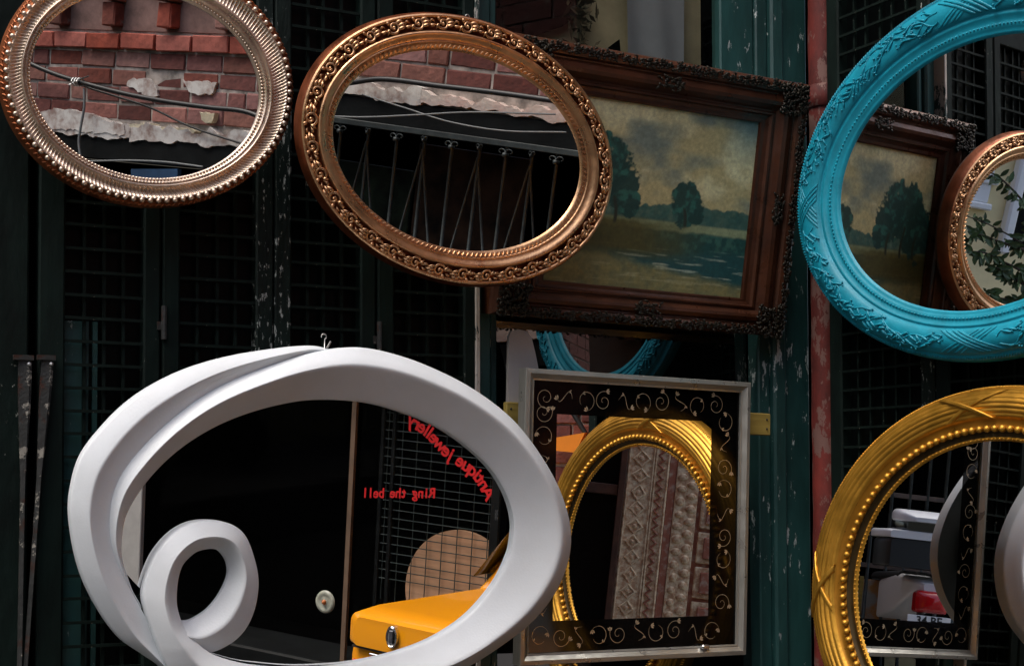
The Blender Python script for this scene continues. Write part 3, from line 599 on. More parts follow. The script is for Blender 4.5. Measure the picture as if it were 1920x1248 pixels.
# ------------------------------------------------------------------ silver mirror with black scrolled border
def rect_fit(plane, quad):
    p = np.array([onp(plane, *q) for q in quad]); c = p.mean(0); tl, tr, br, bl = p
    w = (np.linalg.norm(tr-tl)+np.linalg.norm(br-bl))/2; h = (np.linalg.norm(tl-bl)+np.linalg.norm(tr-br))/2; e = (tr-tl)+(br-bl); return c, w, h, math.atan2(e[1], e[0])
c_, w_, h_, r_ = rect_fit(P_SQ, [(979,692),(1403,715),(1393,1228),(972,1244)])
st = thing('wall_mirror', 'rectangular silver framed mirror with black border and gold scrolls', 'mirror', P_SQ.mat(*c_) @ Matrix.Rotation(r_, 4, 'Z'))
ci, wi, hi, ri = rect_fit(P_SQ, [(1044,777),(1335,789),(1328,1158),(1038,1159)]); di = ci-c_
fw = .026
def rail(parent, w, h, fw, prof, material, name='frame_rail'):
    """four mitred rails (top, right, bottom, left); prof = (inset fraction, height) from outer edge to inner edge"""
    fws = [fw]*4 if np.isscalar(fw) else list(fw)
    for k in range(4):
        L_, S_ = (w, h) if k % 2 == 0 else (h, w); rows = []
        for e in (0, 1):
            row = []
            for q, z in prof: row.append(((-L_/2+q*fws[k-1]) if e == 0 else (L_/2-q*fws[(k+1) % 4]), S_/2-q*fws[k], z))
            rows.append(row)
        MB().grid(rows).build(name, material, parent, Matrix.Rotation(-k*math.pi/2, 4, 'Z'), smooth=False)
rail(st, w_, h_, fw, [(0,-.02),(0,.010),(.05,.013),(.42,.014),(.46,.013),(.80,.006),(.84,.005),(.86,.0065),(1.0,.0055),(1.0,-.003)], SILVER)
MB().box(-w_/2+.004, w_/2-.004, -h_/2+.004, h_/2-.004, -.022, -.006).build('backing', DARKWOOD, st)
x0, x1, y0, y1 = di[0]-wi/2, di[0]+wi/2, di[1]-hi/2, di[1]+hi/2; ox, oy = w_/2-fw+.001, h_/2-fw+.001
MB().box(x0, x1, y0, y1, -.004, -.0015).build('mirror_glass', MIRROR, st)
bd = MB(); bd.box(-ox, ox, y1+.0005, oy, -.004, -.001); bd.box(-ox, ox, -oy, y0-.0005, -.004, -.001); bd.box(-ox, x0-.0005, y0-.0005, y1+.0005, -.004, -.001); bd.box(x1+.0005, ox, y0-.0005, y1+.0005, -.004, -.001)
bo = bd.build('black_border', BORDER, st)
def flat_curve(pts, wd):
    P_ = np.asarray(pts); T_ = np.gradient(P_, axis=0); T_ /= np.linalg.norm(T_, axis=1)[:,None]; Nn = np.c_[-T_[:,1], T_[:,0]]; w2 = np.broadcast_to(wd, (len(P_),))[:,None]/2
    return np.stack([np.c_[P_-Nn*w2, np.zeros(len(P_))], np.c_[P_+Nn*w2, np.zeros(len(P_))]], 1)
def petal(b, x, y, a, l, w):
    q = np.linspace(0, 1, 6); ww = w*np.sin(q*math.pi)**.8; ca, sa = math.cos(a), math.sin(a)
    b.grid(flat_curve(np.c_[x+ca*l*q, y+sa*l*q], ww+1e-5))
def scroll_print(kind):
    b = MB(); k = np.linspace(0, 1, 40)
    if kind == 0:
        a = k*9.0; r = .026*(1-k)**.9+.003; P_ = np.c_[r*np.cos(a), r*np.sin(a)]; b.grid(flat_curve(P_, .0011*(1-.5*k)+.0004)); e = P_[0]; fa = -1.2
    elif kind == 1:
        a = .5+k*5.2; r = .020+.008*k; P_ = np.c_[r*np.cos(a), r*np.sin(a)]; b.grid(flat_curve(P_, .0004+.0012*np.sin(k*math.pi))); e = P_[-1]; fa = 1.8
    else:
        P_ = np.c_[.045*(k-.5), .018*np.sin(k*5.4)]; b.grid(flat_curve(P_, .0004+.0012*np.sin(k*math.pi))); e = P_[-1]; fa = .6
    for da in (-.6, 0, .6): petal(b, e[0], e[1], fa+da, .013, .0055)
    if kind: 
        e = P_[len(P_)//3]
        for da in (-.5, .5): petal(b, e[0], e[1], fa+2.4+da, .009, .004)
    return b.mesh('scroll_print', PRINT)
sp = [scroll_print(k) for k in range(3)]; spots = []
bt, bb, bl_, br_ = oy-y1, y0+oy, x0+ox, ox-x1
for x in np.arange(-ox+.035, ox-.03, .055): spots += [(x, y1+bt/2, bt), (x, y0-bb/2, bb)]
for y in np.arange(y0+.03, y1, .056): spots += [(x0-bl_/2, y, bl_), (x1+br_/2, y, br_)]
for k, (x, y, s_) in enumerate(spots):
    sc_ = min(.85, s_/.066); M_ = T3(x+random.uniform(-.004,.004), y+random.uniform(-.004,.004), -.0006) @ Matrix.Rotation(random.choice((0,1.57,3.14,4.71))+random.uniform(-.4,.4), 4, 'Z') @ Matrix.Diagonal((sc_*random.choice((-1,1)), sc_, 1, 1)); link('scroll_print', sp[k % 3], st, M_)
cp = (onp(P_SQ, 1320, 1208)-c_); MB().box(cp[0]-.011, cp[0]+.011, cp[1]-.006, cp[1]+.006, .004, .018, .003).build('clip', CHROME, st); 
# wooden batten behind it, pale rounded board behind that
lb = onp(A, 943, 776); rb_ = onp(A, 1437, 796)
bt_ = thing('wooden_batten', 'yellow wooden batten sticking out behind the silver mirror', 'batten', A.mat((lb[0]+rb_[0])/2, (lb[1]+rb_[1])/2, .012) @ Matrix.Rotation(math.atan2(rb_[1]-lb[1], rb_[0]-lb[0]), 4, 'Z'))
hl = (rb_[0]-lb[0])/2; MB().box(-hl, hl, -.028, .028, -.012, .006, .002).build('plank', BATTEN, bt_)
for x in (-hl+.012, hl-.012):
    for y in (-.012, .012): MB().ball((x, y, .006), .003, 6, 4).build('nail', IRON, bt_)
p0 = onp(A, 985, 690); pbd = thing('pale_board', 'pale rounded board standing behind the silver mirror at its upper left corner', 'board', A.mat(p0[0], p0[1]-.09, -.018))
q = [onp(A, *z) for z in ((955,760),(957,630),(962,620),(975,617),(990,620),(999,632),(1006,660),(1014,700),(1016,760))]
MB().prism([(a[0]-p0[0], a[1]-p0[1]+.09) for a in q][::-1], 0, .012).build('board', PALE, pbd)

# ------------------------------------------------------------------ framed landscape
c_, w_, h_, r_ = rect_fit(P_PIC, [(945,66),(1493,151),(1486,637),(930,582)])
fwp = abs(onp(P_PIC, 1489, 400)[0]-onp(P_PIC, 1406, 400)[0])
pt_ = thing('framed_painting', 'old gilt framed landscape painting hung crooked behind the copper oval', 'painting', P_PIC.mat(*c_) @ Matrix.Rotation(r_, 4, 'Z'))
PROF = [(0,-.045),(0,.004),(.03,.012),(.10,.020),(.20,.024),(.27,.021),(.31,.014),(.34,.013),(.40,.020),(.50,.024),(.58,.022),(.66,.014),(.70,.009),(.73,.009),(.76,.013),(.80,.013),(.83,.006),(.90,.003),(.97,.003),(1.0,.001),(1.0,-.006)]
def inpic(px, py):
    p = onp(P_PIC, px, py)-c_; cc, ss = math.cos(-r_), math.sin(-r_); return np.array([cc*p[0]-ss*p[1], ss*p[0]+cc*p[1]])
fR = w_/2-(inpic(1409,230)[0]+inpic(1404,560)[0])/2; fT = h_/2-(inpic(1120,184)[1]+inpic(1405,226)[1])/2; fB = h_/2+(inpic(1070,527)[1]+inpic(1400,562)[1])/2
FWS = [fT, fR, fB, fR]
rail(pt_, w_, h_, FWS, PROF, PICF)
MB().box(-w_/2+.01, w_/2-.01, -h_/2+.01, h_/2-.01, -.044, -.012).build('backing', DARKWOOD, pt_)
# ornament along the outer edge, at the corners and at the middle of each side
def acanthus(name, material, n, sx_, sy_, seed):
    rr = random.Random(seed); b = MB()
    for k in range(n):
        a = rr.uniform(0, 6.28); x, y = rr.uniform(-sx_, sx_), rr.uniform(-sy_, sy_); L_ = rr.uniform(.008,.018); q = np.linspace(0, 1, 7); cu = rr.uniform(-2.5, 2.5)
        aa = a+cu*q; P_ = np.c_[x+np.cumsum(np.cos(aa))*L_/7, y+np.cumsum(np.sin(aa))*L_/7, .003+.004*np.sin(q*3.1)]
        b.tube(P_, .0032*np.sin(np.clip(.12+q*.82, 0, 1)*math.pi)+.0005, 5)
        if rr.random() < .4: b.ball((x, y, .004), .003, 6, 4)
    return b.mesh(name, material, True)
ac = [acanthus('edge_ornament', PICD, 26, .026, .011, k) for k in range(3)]
cornm = acanthus('corner_ornament', PICD, 90, .036, .036, 9); midm = acanthus('side_ornament', PICD, 46, .036, .015, 12)
for k in range(4):
    L_, S_ = (w_, h_) if k % 2 == 0 else (h_, w_); Mk = Matrix.Rotation(-k*math.pi/2, 4, 'Z')
    n_ = int(L_/.048)
    for j in range(n_): link('edge_ornament', ac[(j+k) % 3], pt_, Mk @ T3(-L_/2+.02+(L_-.04)*(j+.5)/n_, S_/2-FWS[k]*.15, .0195) @ Matrix.Rotation(math.pi*(j % 2), 4, 'Z') @ Matrix.Diagonal((1, .72, .7, 1)))
    link('corner_ornament', cornm, pt_, Mk @ T3(L_/2-FWS[(k+1)%4]*.42, S_/2-FWS[k]*.42, .020))
    link('side_ornament', midm, pt_, Mk @ T3(0, S_/2-FWS[k]*.50, .019) @ Matrix.Diagonal((1, .8, .7, 1)))
cw_, ch_ = w_-2*fR, h_-fT-fB
def vnoise(x, y, sc, seed):
    g_ = np.random.default_rng(seed).random((64, 64)); X_, Y_ = x*sc, y*sc; i, j = np.floor(X_).astype(int), np.floor(Y_).astype(int); fx, fy = X_-i, Y_-j; fx, fy = fx*fx*(3-2*fx), fy*fy*(3-2*fy)
    G_ = lambda a, b: g_[a % 64, b % 64]; return (G_(i,j)*(1-fx)+G_(i+1,j)*fx)*(1-fy)+(G_(i,j+1)*(1-fx)+G_(i+1,j+1)*fx)*fy
def fbm(x, y, sc, seed, o=5): return sum(vnoise(x, y, sc*2**k, seed+k)*.5**k for k in range(o))/sum(.5**k for k in range(o))
nu, nv = 300, 240; U, V_ = np.meshgrid(np.linspace(0, 1, nu), np.linspace(0, 1, nv), indexing='ij')
asp = cw_/ch_; xx, yy = U*asp, V_
def over(col, c2, a): return col*(1-a[..., None])+np.array(c2)*a[..., None]
st_ = lambda v, a, b: np.clip((v-a)/(b-a), 0, 1)
cloud = fbm(xx, yy*1.4, 3.0, 3); col = np.zeros((nu, nv, 3))+np.array((.215,.180,.115))
col = over(col, (.30,.27,.20), st_(cloud, .5, .72)); col = over(col, (.085,.10,.10), st_(fbm(xx+.2, yy*1.8, 2.6, 21)+.25*(U-.6), .50, .72)*.85)
col = over(col, (.05,.085,.10), st_(U, .78, .95)*st_(V_, .72, .95)*st_(cloud, .35, .6)*.8)
hz = .40
far = hz+.035+.05*fbm(xx, yy*0, 9, 5)+.03*fbm(xx, yy*0, 30, 6); a = st_(far-V_, -.004, .004)*st_(V_, hz-.03, hz-.02)
col = over(col, (.018,.055,.055), a*(.75+.25*fbm(xx, yy, 40, 8)))
a = st_(hz-.015-V_, -.006, .006); col = over(col, (.14,.15,.105), a)                       # pale meadow
a = st_(hz-.075+.02*fbm(xx, yy*0, 14, 9)-V_, -.008, .008); col = over(col, (.012,.042,.042), a); col = over(col, (.04,.085,.075), a*st_(fbm(xx, yy, 26, 10), .5, .7)*.7)
a = st_(.22+.03*fbm(xx, yy*0, 5, 11)-V_, -.02, .02); col = over(col, (.016,.05,.055), a)     # stream
col = over(col, (.20,.21,.19), a*st_(fbm(xx*.6, yy*9, 9, 13), .60, .72)*.75)
a = st_(.17*(1.15-U)+.05*fbm(xx, yy, 8, 15)+.01-V_, -.02, .03); col = over(col, (.15,.125,.065), a*(.5+.5*fbm(xx, yy, 30, 16)))
col = over(col, (.055,.045,.015), st_(.36+.05*fbm(xx,yy,9,17)-V_, -.02, .02)*st_(.56-U+.25*fbm(xx,yy,6,19), -.12, .25)*st_(V_, .15, .22)*.9)
for cx_, cy_, rx_, ry_, sd in ((.20,.62,.15,.20,31),(.30,.57,.10,.15,37),(.09,.52,.12,.18,41),(.375,.47,.06,.085,43),(.66,.50,.065,.125,47),(.72,.45,.05,.075,53)):
    dd = np.hypot((U-cx_)/rx_, (V_-cy_)/ry_)+.75*(fbm(xx, yy, 11, sd)-.5)+.5*(fbm(xx, yy, 34, sd+2)-.5)
    a = st_(1.0-dd, -.05, .05); lt = fbm(xx, yy, 24, sd+4); col = over(col, (.010,.032,.030), a*.97); col = over(col, (.030,.082,.072), a*st_(lt, .52, .70)*.8)
for tx, b0, b1 in ((.20,.33,.55),(.31,.34,.5),(.10,.33,.5),(.66,.355,.48)):
    a = st_(.008-np.abs(U-tx-.01*np.sin(V_*20)), -.003, .003)*st_(V_, b0, b0+.02)*st_(b1-V_, 0, .02); col = over(col, (.02,.022,.016), a)
col = (col*np.array((2.65,2.85,2.62)))**1.35*1.15
col *= (.62+.55*fbm(xx, yy, 60, 51)+.22*np.random.default_rng(3).random((nu, nv)))[..., None]
P3 = np.stack([(U-.5)*cw_, (V_-.5)*ch_, np.zeros_like(U)], -1)
cv = MB().grid(P3).build('canvas', mat_vcol('oil_paint', .55, .35), pt_, T3(0, (fB-fT)/2, -.004))
ca = cv.data.color_attributes.new('Col', 'FLOAT_COLOR', 'POINT'); ca.data.foreach_set('color', np.c_[np.clip(col.reshape(-1, 3), 0, 1), np.ones(nu*nv)].ravel())

# ------------------------------------------------------------------ brick building across the lane (seen in the mirrors)
FT = lambda: F.mat()
fb = thing('brick_building', 'old red brick building with corbelled courses, reflected in the upper oval mirrors', 'building', FT())
ZB = seen([P_COP], F, 850, 203)[1]; ZL = ZB-.13                                              # top and foot of the black beam
MB().box(-2.95, 9, ZB, 7.0, -.30, -.007).build('wall_core', MORTAR, fb)
def brick_mesh(L_, H2, dep, mat_, seed):
    rr = random.Random(seed); b = MB().box(0, L_, 0, H2, -dep, 0, .006); b.V = [(x+rr.uniform(-.0035,.0035), y+rr.uniform(-.003,.003), z+rr.uniform(-.003,.003)) for x, y, z in b.V]; return b.mesh('brick', mat_)
BM = [brick_mesh(.246, .082, .05, BRICKS[k % 4], k) for k in range(12)]
BH = [brick_mesh(.118, .082, .05, BRICKS[(k+1) % 4], 50+k) for k in range(4)]
BB = [brick_mesh(.246, .082, .075, BRIGHT, 80+k) for k in range(4)]
def course(y, x0, x1, kind, proud=0.0, skip=None):
    x = x0 - random.uniform(0, .2)
    while x < x1:
        half = kind != 'b' and random.random() < .14; ms = BB if kind == 'b' else (BH if half else BM); L_ = .118 if half else .246
        if not skip or not skip(x+L_/2, y): link('brick', random.choice(ms), fb, T3(x, y+random.uniform(-.002,.002), proud+random.uniform(-.005,.006)) @ Matrix.Rotation(random.uniform(-.012,.012), 4, 'Z') @ Matrix.Rotation(random.uniform(-.015,.015), 4, 'X'))
        x += L_+.010
CH = .092; rows_z = [ZB+.095+CH*k for k in range(4)]; ZD = ZB-2.63
for z in rows_z: course(z, -1.75, 3.0, 'n')
ZD = rows_z[-1]+CH-3.135+.004
course(3.135+ZD, -1.75, 3.0, 'b', .035)
# corbel table: recessed panels with two-step dentils
MB().box(-1.75, 3.2, 3.235+ZD, 3.49+ZD, -.012, .002).build('panel_course', mat('stained_brick', (.17,.10,.085), .95, var=.4, scale=6, bump=.8, bump_scale=20), fb)
dm = [brick_mesh(.095, .125, .08, m_, 120+k) for k, m_ in enumerate((BRIGHT, BRICKS[3], BRICKS[2]))]; dm2 = [brick_mesh(.118, .10, .11, m_, 130+k) for k, m_ in enumerate((BRICKS[2], BRIGHT))]
x = -1.6; k = 0
while x < 3.1:
    link('brick', dm[k % 3], fb, T3(x, 3.25+ZD, .075)); link('brick', dm2[k % 2], fb, T3(x-.012, 3.385+ZD, .105)); x += .405; k += 1
course(3.49+ZD, -1.75, 3.0, 'n', .05)
# bricks of the pier at eye level, next to the corner
yy_ = 1.52
while yy_ < ZL+.1: course(yy_, -2.85, -1.95, 'n'); yy_ += CH
for z in rows_z+[3.14+ZD,3.24+ZD,3.34+ZD,3.44+ZD]: course(z, -2.85, -1.9, 'n')
# the rest of the wall: bricks nobody needs to tell apart
rest = MB()
z = 3.60+ZD; rr = random.Random(5)
while z < 6.9:
    x = -2.75-rr.uniform(0,.2)
    while x < 8.8: rest.box(max(x,-2.75), x+.262, z, z+.089, -.03, rr.uniform(-.003,.004)); x += .273
    z += .1
for z in rows_z+[3.135+ZD,3.24+ZD,3.34+ZD,3.44+ZD]:
    x = 3.45
    while x < 8.8: rest.box(x, x+.262, z, z+.089, -.03, rr.uniform(-.003,.004)); x += .273
o = rest.build('brick_field', BRICKS[0], fb); o['kind'] = 'stuff'
MB().box(-2.95, -1.80, 1.48, ZB, -.30, -.014).build('pier_core', MORTAR, fb); MB().box(-2.95, -1.22, 1.40, 1.478, -.30, .02, .006).build('passage_lintel', BEAM, fb)
MB().box(-1.82, 9, ZL, ZB-.001, -.28, .03, .006).build('lintel_beam', BEAM, fb)
def slab(poly, z0, z1, name, material, parent, rough_=.012, seed=1):
    rr = random.Random(seed); P_ = []
    n = len(poly)
    for i in range(n):
        a, b = np.array(poly[i]), np.array(poly[(i+1) % n]); m_ = max(2, int(np.linalg.norm(b-a)/.02))
        for j in range(m_): P_.append(tuple(a+(b-a)*j/m_+np.array([rr.uniform(-1,1), rr.uniform(-1,1)])*rough_))
    return MB().prism(P_, z0, z1).build(name, material, parent)
M1 = [P_BEAD]; M2 = [P_COP]
s1f = lambda x, y: seen(M1, F, x, y); s2f = lambda x, y: seen(M2, F, x, y)
def strip_poly(x0, x1, ya, yb, n=14, seed=3):
    rr = random.Random(seed); return [(x0+(x1-x0)*k/n, ya+rr.uniform(-.012,.012)) for k in range(n+1)] + [(x1-(x1-x0)*k/n, yb+rr.uniform(-.03,.015)) for k in range(n+1)]
for k, (xa, xb, za, zb) in enumerate(((-1.82,-.7,ZB+.005,ZB+.055),(-.7,.2,ZB+.0,ZB+.07),(.2,1.1,ZB-.01,ZB+.075),(1.1,1.85,ZB-.01,ZB+.06))):
    slab(strip_poly(xa, xb, za, zb, 16, 3+k), -.012, .045, 'plaster_band', PLASTER if k != 0 else mat('pinkish_plaster', (.46,.33,.29), .95, var=.35, col2=(.55,.50,.45), scale=9, bump=.8), fb, .006, k)
def patch(px, mir, material, h, seed, nm='plaster_patch'):
    slab([tuple(mir(*q)) for q in px], -.01, h, nm, material, fb, .008, seed)
patch([(70,215),(110,205),(160,210),(215,228),(245,238),(245,256),(150,246),(90,242)], s1f, PLASTER, .050, 21)
patch([(245,150),(275,146),(295,160),(300,182),(280,185),(262,172),(240,162)], s1f, PLASTER, .012, 22)
patch([(345,152),(385,152),(410,156),(402,176),(375,178),(355,170)], s1f, PLASTER, .012, 23)
for k, q in enumerate(([(252,234),(300,235),(304,250),(250,252)],[(306,240),(340,240),(345,253),(306,252)],[(340,243),(375,244),(372,258),(338,256)],[(384,212),(412,216),(408,232),(388,228)])): patch(q, s1f, STONE, .04, 30+k, 'stone')
# below the beam: dark shop front with railing
MB().box(-1.85, 9, 1.48, ZL, -.75, -.70).build('upper_recess', INTERIOR, fb); MB().box(-1.22, 9, 0, 1.47, -.75, -.70).build('shop_recess', INTERIOR, fb); MB().box(-1.235, -1.2, 0, 1.47, -2.8, -.0).build('passage_wall', INTERIOR, fb); MB().box(-3.2, -1.2, 0, 2.0, -2.9, -2.8).build('passage_end', INTERIOR, fb); MB().box(-3.2, -1.236, 1.48, 1.55, -2.8, -.31).build('passage_ceiling', INTERIOR, fb)
MB().box(-1.199, -1.14, 0, 1.47, -.40, -.0, .01).build('jamb', BEAM, fb); MB().box(-1.13, 9, .0, .19, -.69, -.405).build('recess_floor', INTERIOR, fb); MB().box(-1.13, 9, 0, .2, -.40, .0, .01).build('sill_wall', BEAM, fb)
yard = s1f(275, 322)
def cable(pts, r, name, label, material, cat='cable', n=60, z=.10):
    P_ = spline([(p[0], p[1], z if len(p) < 3 else p[2]) for p in pts], n); c0 = P_[0]
    return tag(MB().tube(P_-c0, r, 8).build(name, material, None, FT() @ T3(*c0), smooth=True), label, cat, 'cables along the brick building')
cable([s1f(20,85), s1f(62,113), s1f(120,140), s1f(175,158), s1f(260,180), s1f(340,195), s1f(420,206), s1f(490,215), s2f(640,150)+[0,-.02], s2f(740,152), s2f(850,165), s2f(960,178), s2f(1060,192), s2f(1120,200)], .013, 'power_cable', 'thick black cable sagging across the brick wall, reflected in both ovals', CABLE, n=140)
cable([s1f(60,118), s1f(180,166), s1f(240,185), s1f(300,205), s1f(370,238), s1f(440,262), s1f(500,280)], .006, 'power_cable', 'thin black cable slanting down right in the beaded oval mirror', CABLE, z=.07)
cable([s1f(186,170), s1f(186,205), s1f(180,240), s1f(176,270), s1f(180,303)], .007, 'hanging_cable', 'short grey cable hanging from the knot in the beaded oval mirror', GREYCABLE, z=.11)
cable([s1f(120,300), s1f(180,304), s1f(260,303), s1f(330,306), s1f(400,315)], .005, 'wire', 'pale wire under the black beam in the beaded oval mirror', GREYCABLE, z=.08)
cable([s2f(600,218), s2f(700,222), s2f(800,218), s2f(900,213), s2f(1060,217)], .004, 'wire', 'upper thin wire under the white ledge in the carved copper oval', GREYCABLE, z=.09)
cable([s2f(700,180), s2f(780,205), s2f(860,230), s2f(960,247), s2f(1080,250)], .0035, 'wire', 'thin wire curving down from the ledge in the carved copper oval', GREYCABLE, z=.09)
kn = MB()
kp = s1f(172,158)
for j in range(3):
    q = np.linspace(0, 6.28, 14); kn.tube(np.c_[kp[0]+.02*(j-1)+.006*np.cos(q), kp[1]+.022*np.sin(q), .10+.022*np.cos(q)], .004, 6)
kn.tube([(kp[0]-.08, kp[1]+.035, .10), (kp[0]-.02, kp[1]+.01, .12), (kp[0]+.05, kp[1]-.02, .115)], .004, 6)
tag(kn.build('wire_knot', STEEL, None, FT(), smooth=True), 'pale wire knot tied round the thick cable in the beaded oval', 'wire knot')
# blue sign low in the beaded oval
bp = [s1f(*q) for q in ((258,318),(345,318),(345,350),(258,350))]; b0 = bp[0]
tag(MB().prism([(p[0]-b0[0], p[1]-b0[1]) for p in bp], 0, .03).build('sign_board', mat('blue_sign', (.02,.06,.13), .5, var=.3, scale=8), None, FT() @ T3(b0[0], b0[1], .02)), 'dark blue board at the foot of the beaded oval reflection', 'sign')
# railing seen in the copper oval
rl0, rl1 = s2f(600,228), s2f(1110,283)
rz = (rl0[1]+rl1[1])/2
rt_ = thing('iron_railing', 'black iron railing with curled finials reflected in the carved copper oval', 'railing', FT() @ T3(0, 0, .06))
xs0, xs1 = min(rl0[0], rl1[0])-.1, max(rl0[0], rl1[0])+.1
IRB = mat('railing_iron', (.03,.038,.038), .45, .3, var=.3, scale=20)
MB().box(xs0, xs1, rz-.014, rz+.014, -.012, .012, .003).build('top_rail', IRB, rt_); MB().box(xs0, xs1, rz-.74, rz-.715, -.01, .01, .003).build('bottom_rail', IRB, rt_)
print('ZZ', s2f(850,471), seen([P_WHITE],F,600,750), ZB, rz)
barpx = [645,697,751,803,855,907,957,1006,1053]
bars = [s2f(p, 330)[0] for p in barpx]; ob = bars[0]+(bars[0]-bars[1]); 
bm_ = MB().tube([(0, -.72, 0), (0, -.01, 0)], .0085, 8).mesh('baluster', IRB, True)
cu = MB()
for sg in (-1, 1):
    q = np.linspace(0, 1, 20); a = q*4.4; r = .024*(1-.55*q); cu.tube(np.c_[sg*(.026-r*np.cos(a)), -.060+r*np.sin(a), 0*q], .0055*(1-.4*q), 6)
cu.tube([(0,-.10,0),(0,-.095,0),(0,-.07,0),(0,-.065,0)], [.010,.017,.017,.010], 8); cum = cu.mesh('finial', IRB, True)
dg = [MB().tube([(0, -.08, .012), (s_*.13, -.71, .012)], .006, 6).mesh('brace', IRB, True) for s_ in (-1, 1)]
for k, bx_ in enumerate(bars+[ob]):
    link('baluster', bm_, rt_, T3(bx_, rz, 0)); link('finial', cum, rt_, T3(bx_, rz, .008) @ Matrix.Diagonal(((.85, .6, 1, 1) if k % 2 == 0 else (.40, .45, 1, 1))))
    if k % 2 == 1 or k == 9:
        for dgm in dg: link('brace', dgm, rt_, T3(bx_, rz, 0))
# faded wares behind the railing
wr = thing('storage_boards', 'faded brown and green boards standing behind the iron railing', 'boards', FT() @ T3(0, 0, -.30))
for k, (xa, xb, za, zb, c0) in enumerate(((-1.15,-.5,ZL-.75,ZL-.06,(.030,.016,.010)),(-.48,.05,ZL-.75,ZL-.2,(.014,.022,.014)),(.07,.7,ZL-.75,ZL-.04,(.034,.014,.008)))):
    MB().box(xa, xb, za, zb, 0, .02, .004).build('board', mat('dull_board_%s' % 'abc'[k], tuple(v*.55 for v in c0), .8, var=.9, scale=7, spec=.1), wr)

# ------------------------------------------------------------------ jewellery shop window under the railing (seen in the white mirror)
M3 = [P_WHITE]; s3f = lambda x, y: seen(M3, F, x, y)
def text_mesh(body, size, material, extrude=.001):
    cu_ = bpy.data.curves.new('glyph', 'FONT'); cu_.body = body; cu_.size = size; cu_.extrude = extrude; cu_.offset = size*.022; cu_.resolution_u = 3; cu_.align_x = 'CENTER'; cu_.align_y = 'CENTER'
    ob_ = bpy.data.objects.new('glyph', cu_); C.objects.link(ob_); dg_ = bpy.context.evaluated_depsgraph_get(); me = bpy.data.meshes.new_from_object(ob_.evaluated_get(dg_)); bpy.data.objects.remove(ob_); bpy.data.curves.remove(cu_)
    me.materials.clear(); me.materials.append(material); return me
sw = thing('shop_window', 'dark jewellery shop window with red lettering, reflected in the white mirror', 'shop window', FT() @ T3(0, 0, -.02))
gx0, gx1 = -.92, s3f(120, 950)[0]; ZH = min(rz-.76, s3f(600, 742)[1]+.05)
MB().quad(gx0-.2, gx1, .2, ZH, -.006).build('window_glass', mat_pane('shop_glass', -.035, tint=(.97,.97,.97)), sw)
MB().box(gx0-.2, gx1, ZH+.001, ZH+.05, -.03, .012, .003).build('window_head', BEAM, sw)
pA, pB = s3f(665, 755), s3f(641, 1240)
MB().add([(pA[0]-.013,pA[1]+.02,0),(pA[0]+.013,pA[1]+.02,0),(pB[0]+.013,pB[1]-.1,0),(pB[0]-.013,pB[1]-.1,0),(pA[0]-.013,pA[1]+.02,.02),(pA[0]+.013,pA[1]+.02,.02),(pB[0]+.013,pB[1]-.1,.02),(pB[0]-.013,pB[1]-.1,.02)], [(4,7,6,5),(0,4,5,1),(1,5,6,2),(2,6,7,3),(3,7,4,0)]).build('door_edge', mat('brown_edge', (.15,.095,.06), .5, var=.2, scale=10), sw)
mx0, mx1 = s3f(975, 950)[0], s3f(690, 950)[0]; WIRED = mat('grille_wire', (.03,.042,.038), .4, .4)
z = ZH-.02; hw = MB().tube([(mx0, 0, -.06), (mx1, 0, -.06)], .0026, 5).mesh('wire', WIRED)
while z > .62: link('wire', hw, sw, T3(0, z, 0) @ Matrix.Rotation(random.uniform(-.004,.004), 4, 'Z')); z -= .043
vw = MB().tube([(0, .55, -.065), (0, ZH, -.065)], .0026, 5).mesh('wire', WIRED)
for k in range(10): link('wire', vw, sw, T3(mx0+(mx1-mx0)*(k+.5)/10, 0, 0))
for px_ in (695, 716): 
    q_ = s3f(px_, 950); MB().box(q_[0]-.011, q_[0]+.011, .5, ZH, -.075, -.05, .003).build('grille_post', BEAM, sw)
arc = spline([s3f(*q) for q in ((916,934),(902,906),(888,886),(862,866),(838,850),(815,826),(795,806),(775,793),(745,775))], 200); al = np.r_[0, np.cumsum(np.linalg.norm(np.diff(arc, axis=0), axis=1))]
pos = .0
for ch in 'Antique jewellery':
    wch = {'i':.026,'l':.026,'j':.028,'t':.034,' ':.034,'w':.068,'A':.066,'r':.036}.get(ch, .050)
    wch *= .80
    if pos+wch > al[-1]: break
    if ch != ' ':
        q_ = np.array([np.interp(pos+wch/2, al, arc[:,0]), np.interp(pos+wch/2, al, arc[:,1])]); e = np.array([np.interp(pos+wch, al, arc[:,0])-np.interp(pos, al, arc[:,0]), np.interp(pos+wch, al, arc[:,1])-np.interp(pos, al, arc[:,1])])
        link('letter', text_mesh(ch, .090, REDTEXT), sw, T3(q_[0], q_[1], .002) @ Matrix.Rotation(math.atan2(e[1], e[0]), 4, 'Z'))
    pos += wch
ra, rb2 = s3f(812, 925), s3f(676, 925); txt = 'Ring the bell'
for k, ch in enumerate(txt):
    if ch == ' ' : continue
    f_ = (k+.5)/len(txt); link('letter', text_mesh(ch, .068, REDTEXT), sw, T3(ra[0]+(rb2[0]-ra[0])*f_, ra[1]+(rb2[1]-ra[1])*f_, .002))
q_ = s3f(608, 1128); sh = thing('suction_hook', 'round clear suction hook on the dark shop glass, reflected in the white mirror', 'hook', FT() @ T3(q_[0], q_[1], -.012))
th = np.linspace(0, 6.2832, 28, endpoint=False); MB().grid([[(r*math.cos(a), r*math.sin(a), z_) for a in th] for r, z_ in ((.058,0),(.056,.008),(.040,.011),(.034,.006),(.018,.010),(.0,.012))], closed_v=True).build('disc', mat('cloudy_plastic', (.36,.37,.30), .3, var=.3, scale=30), sh, smooth=True)
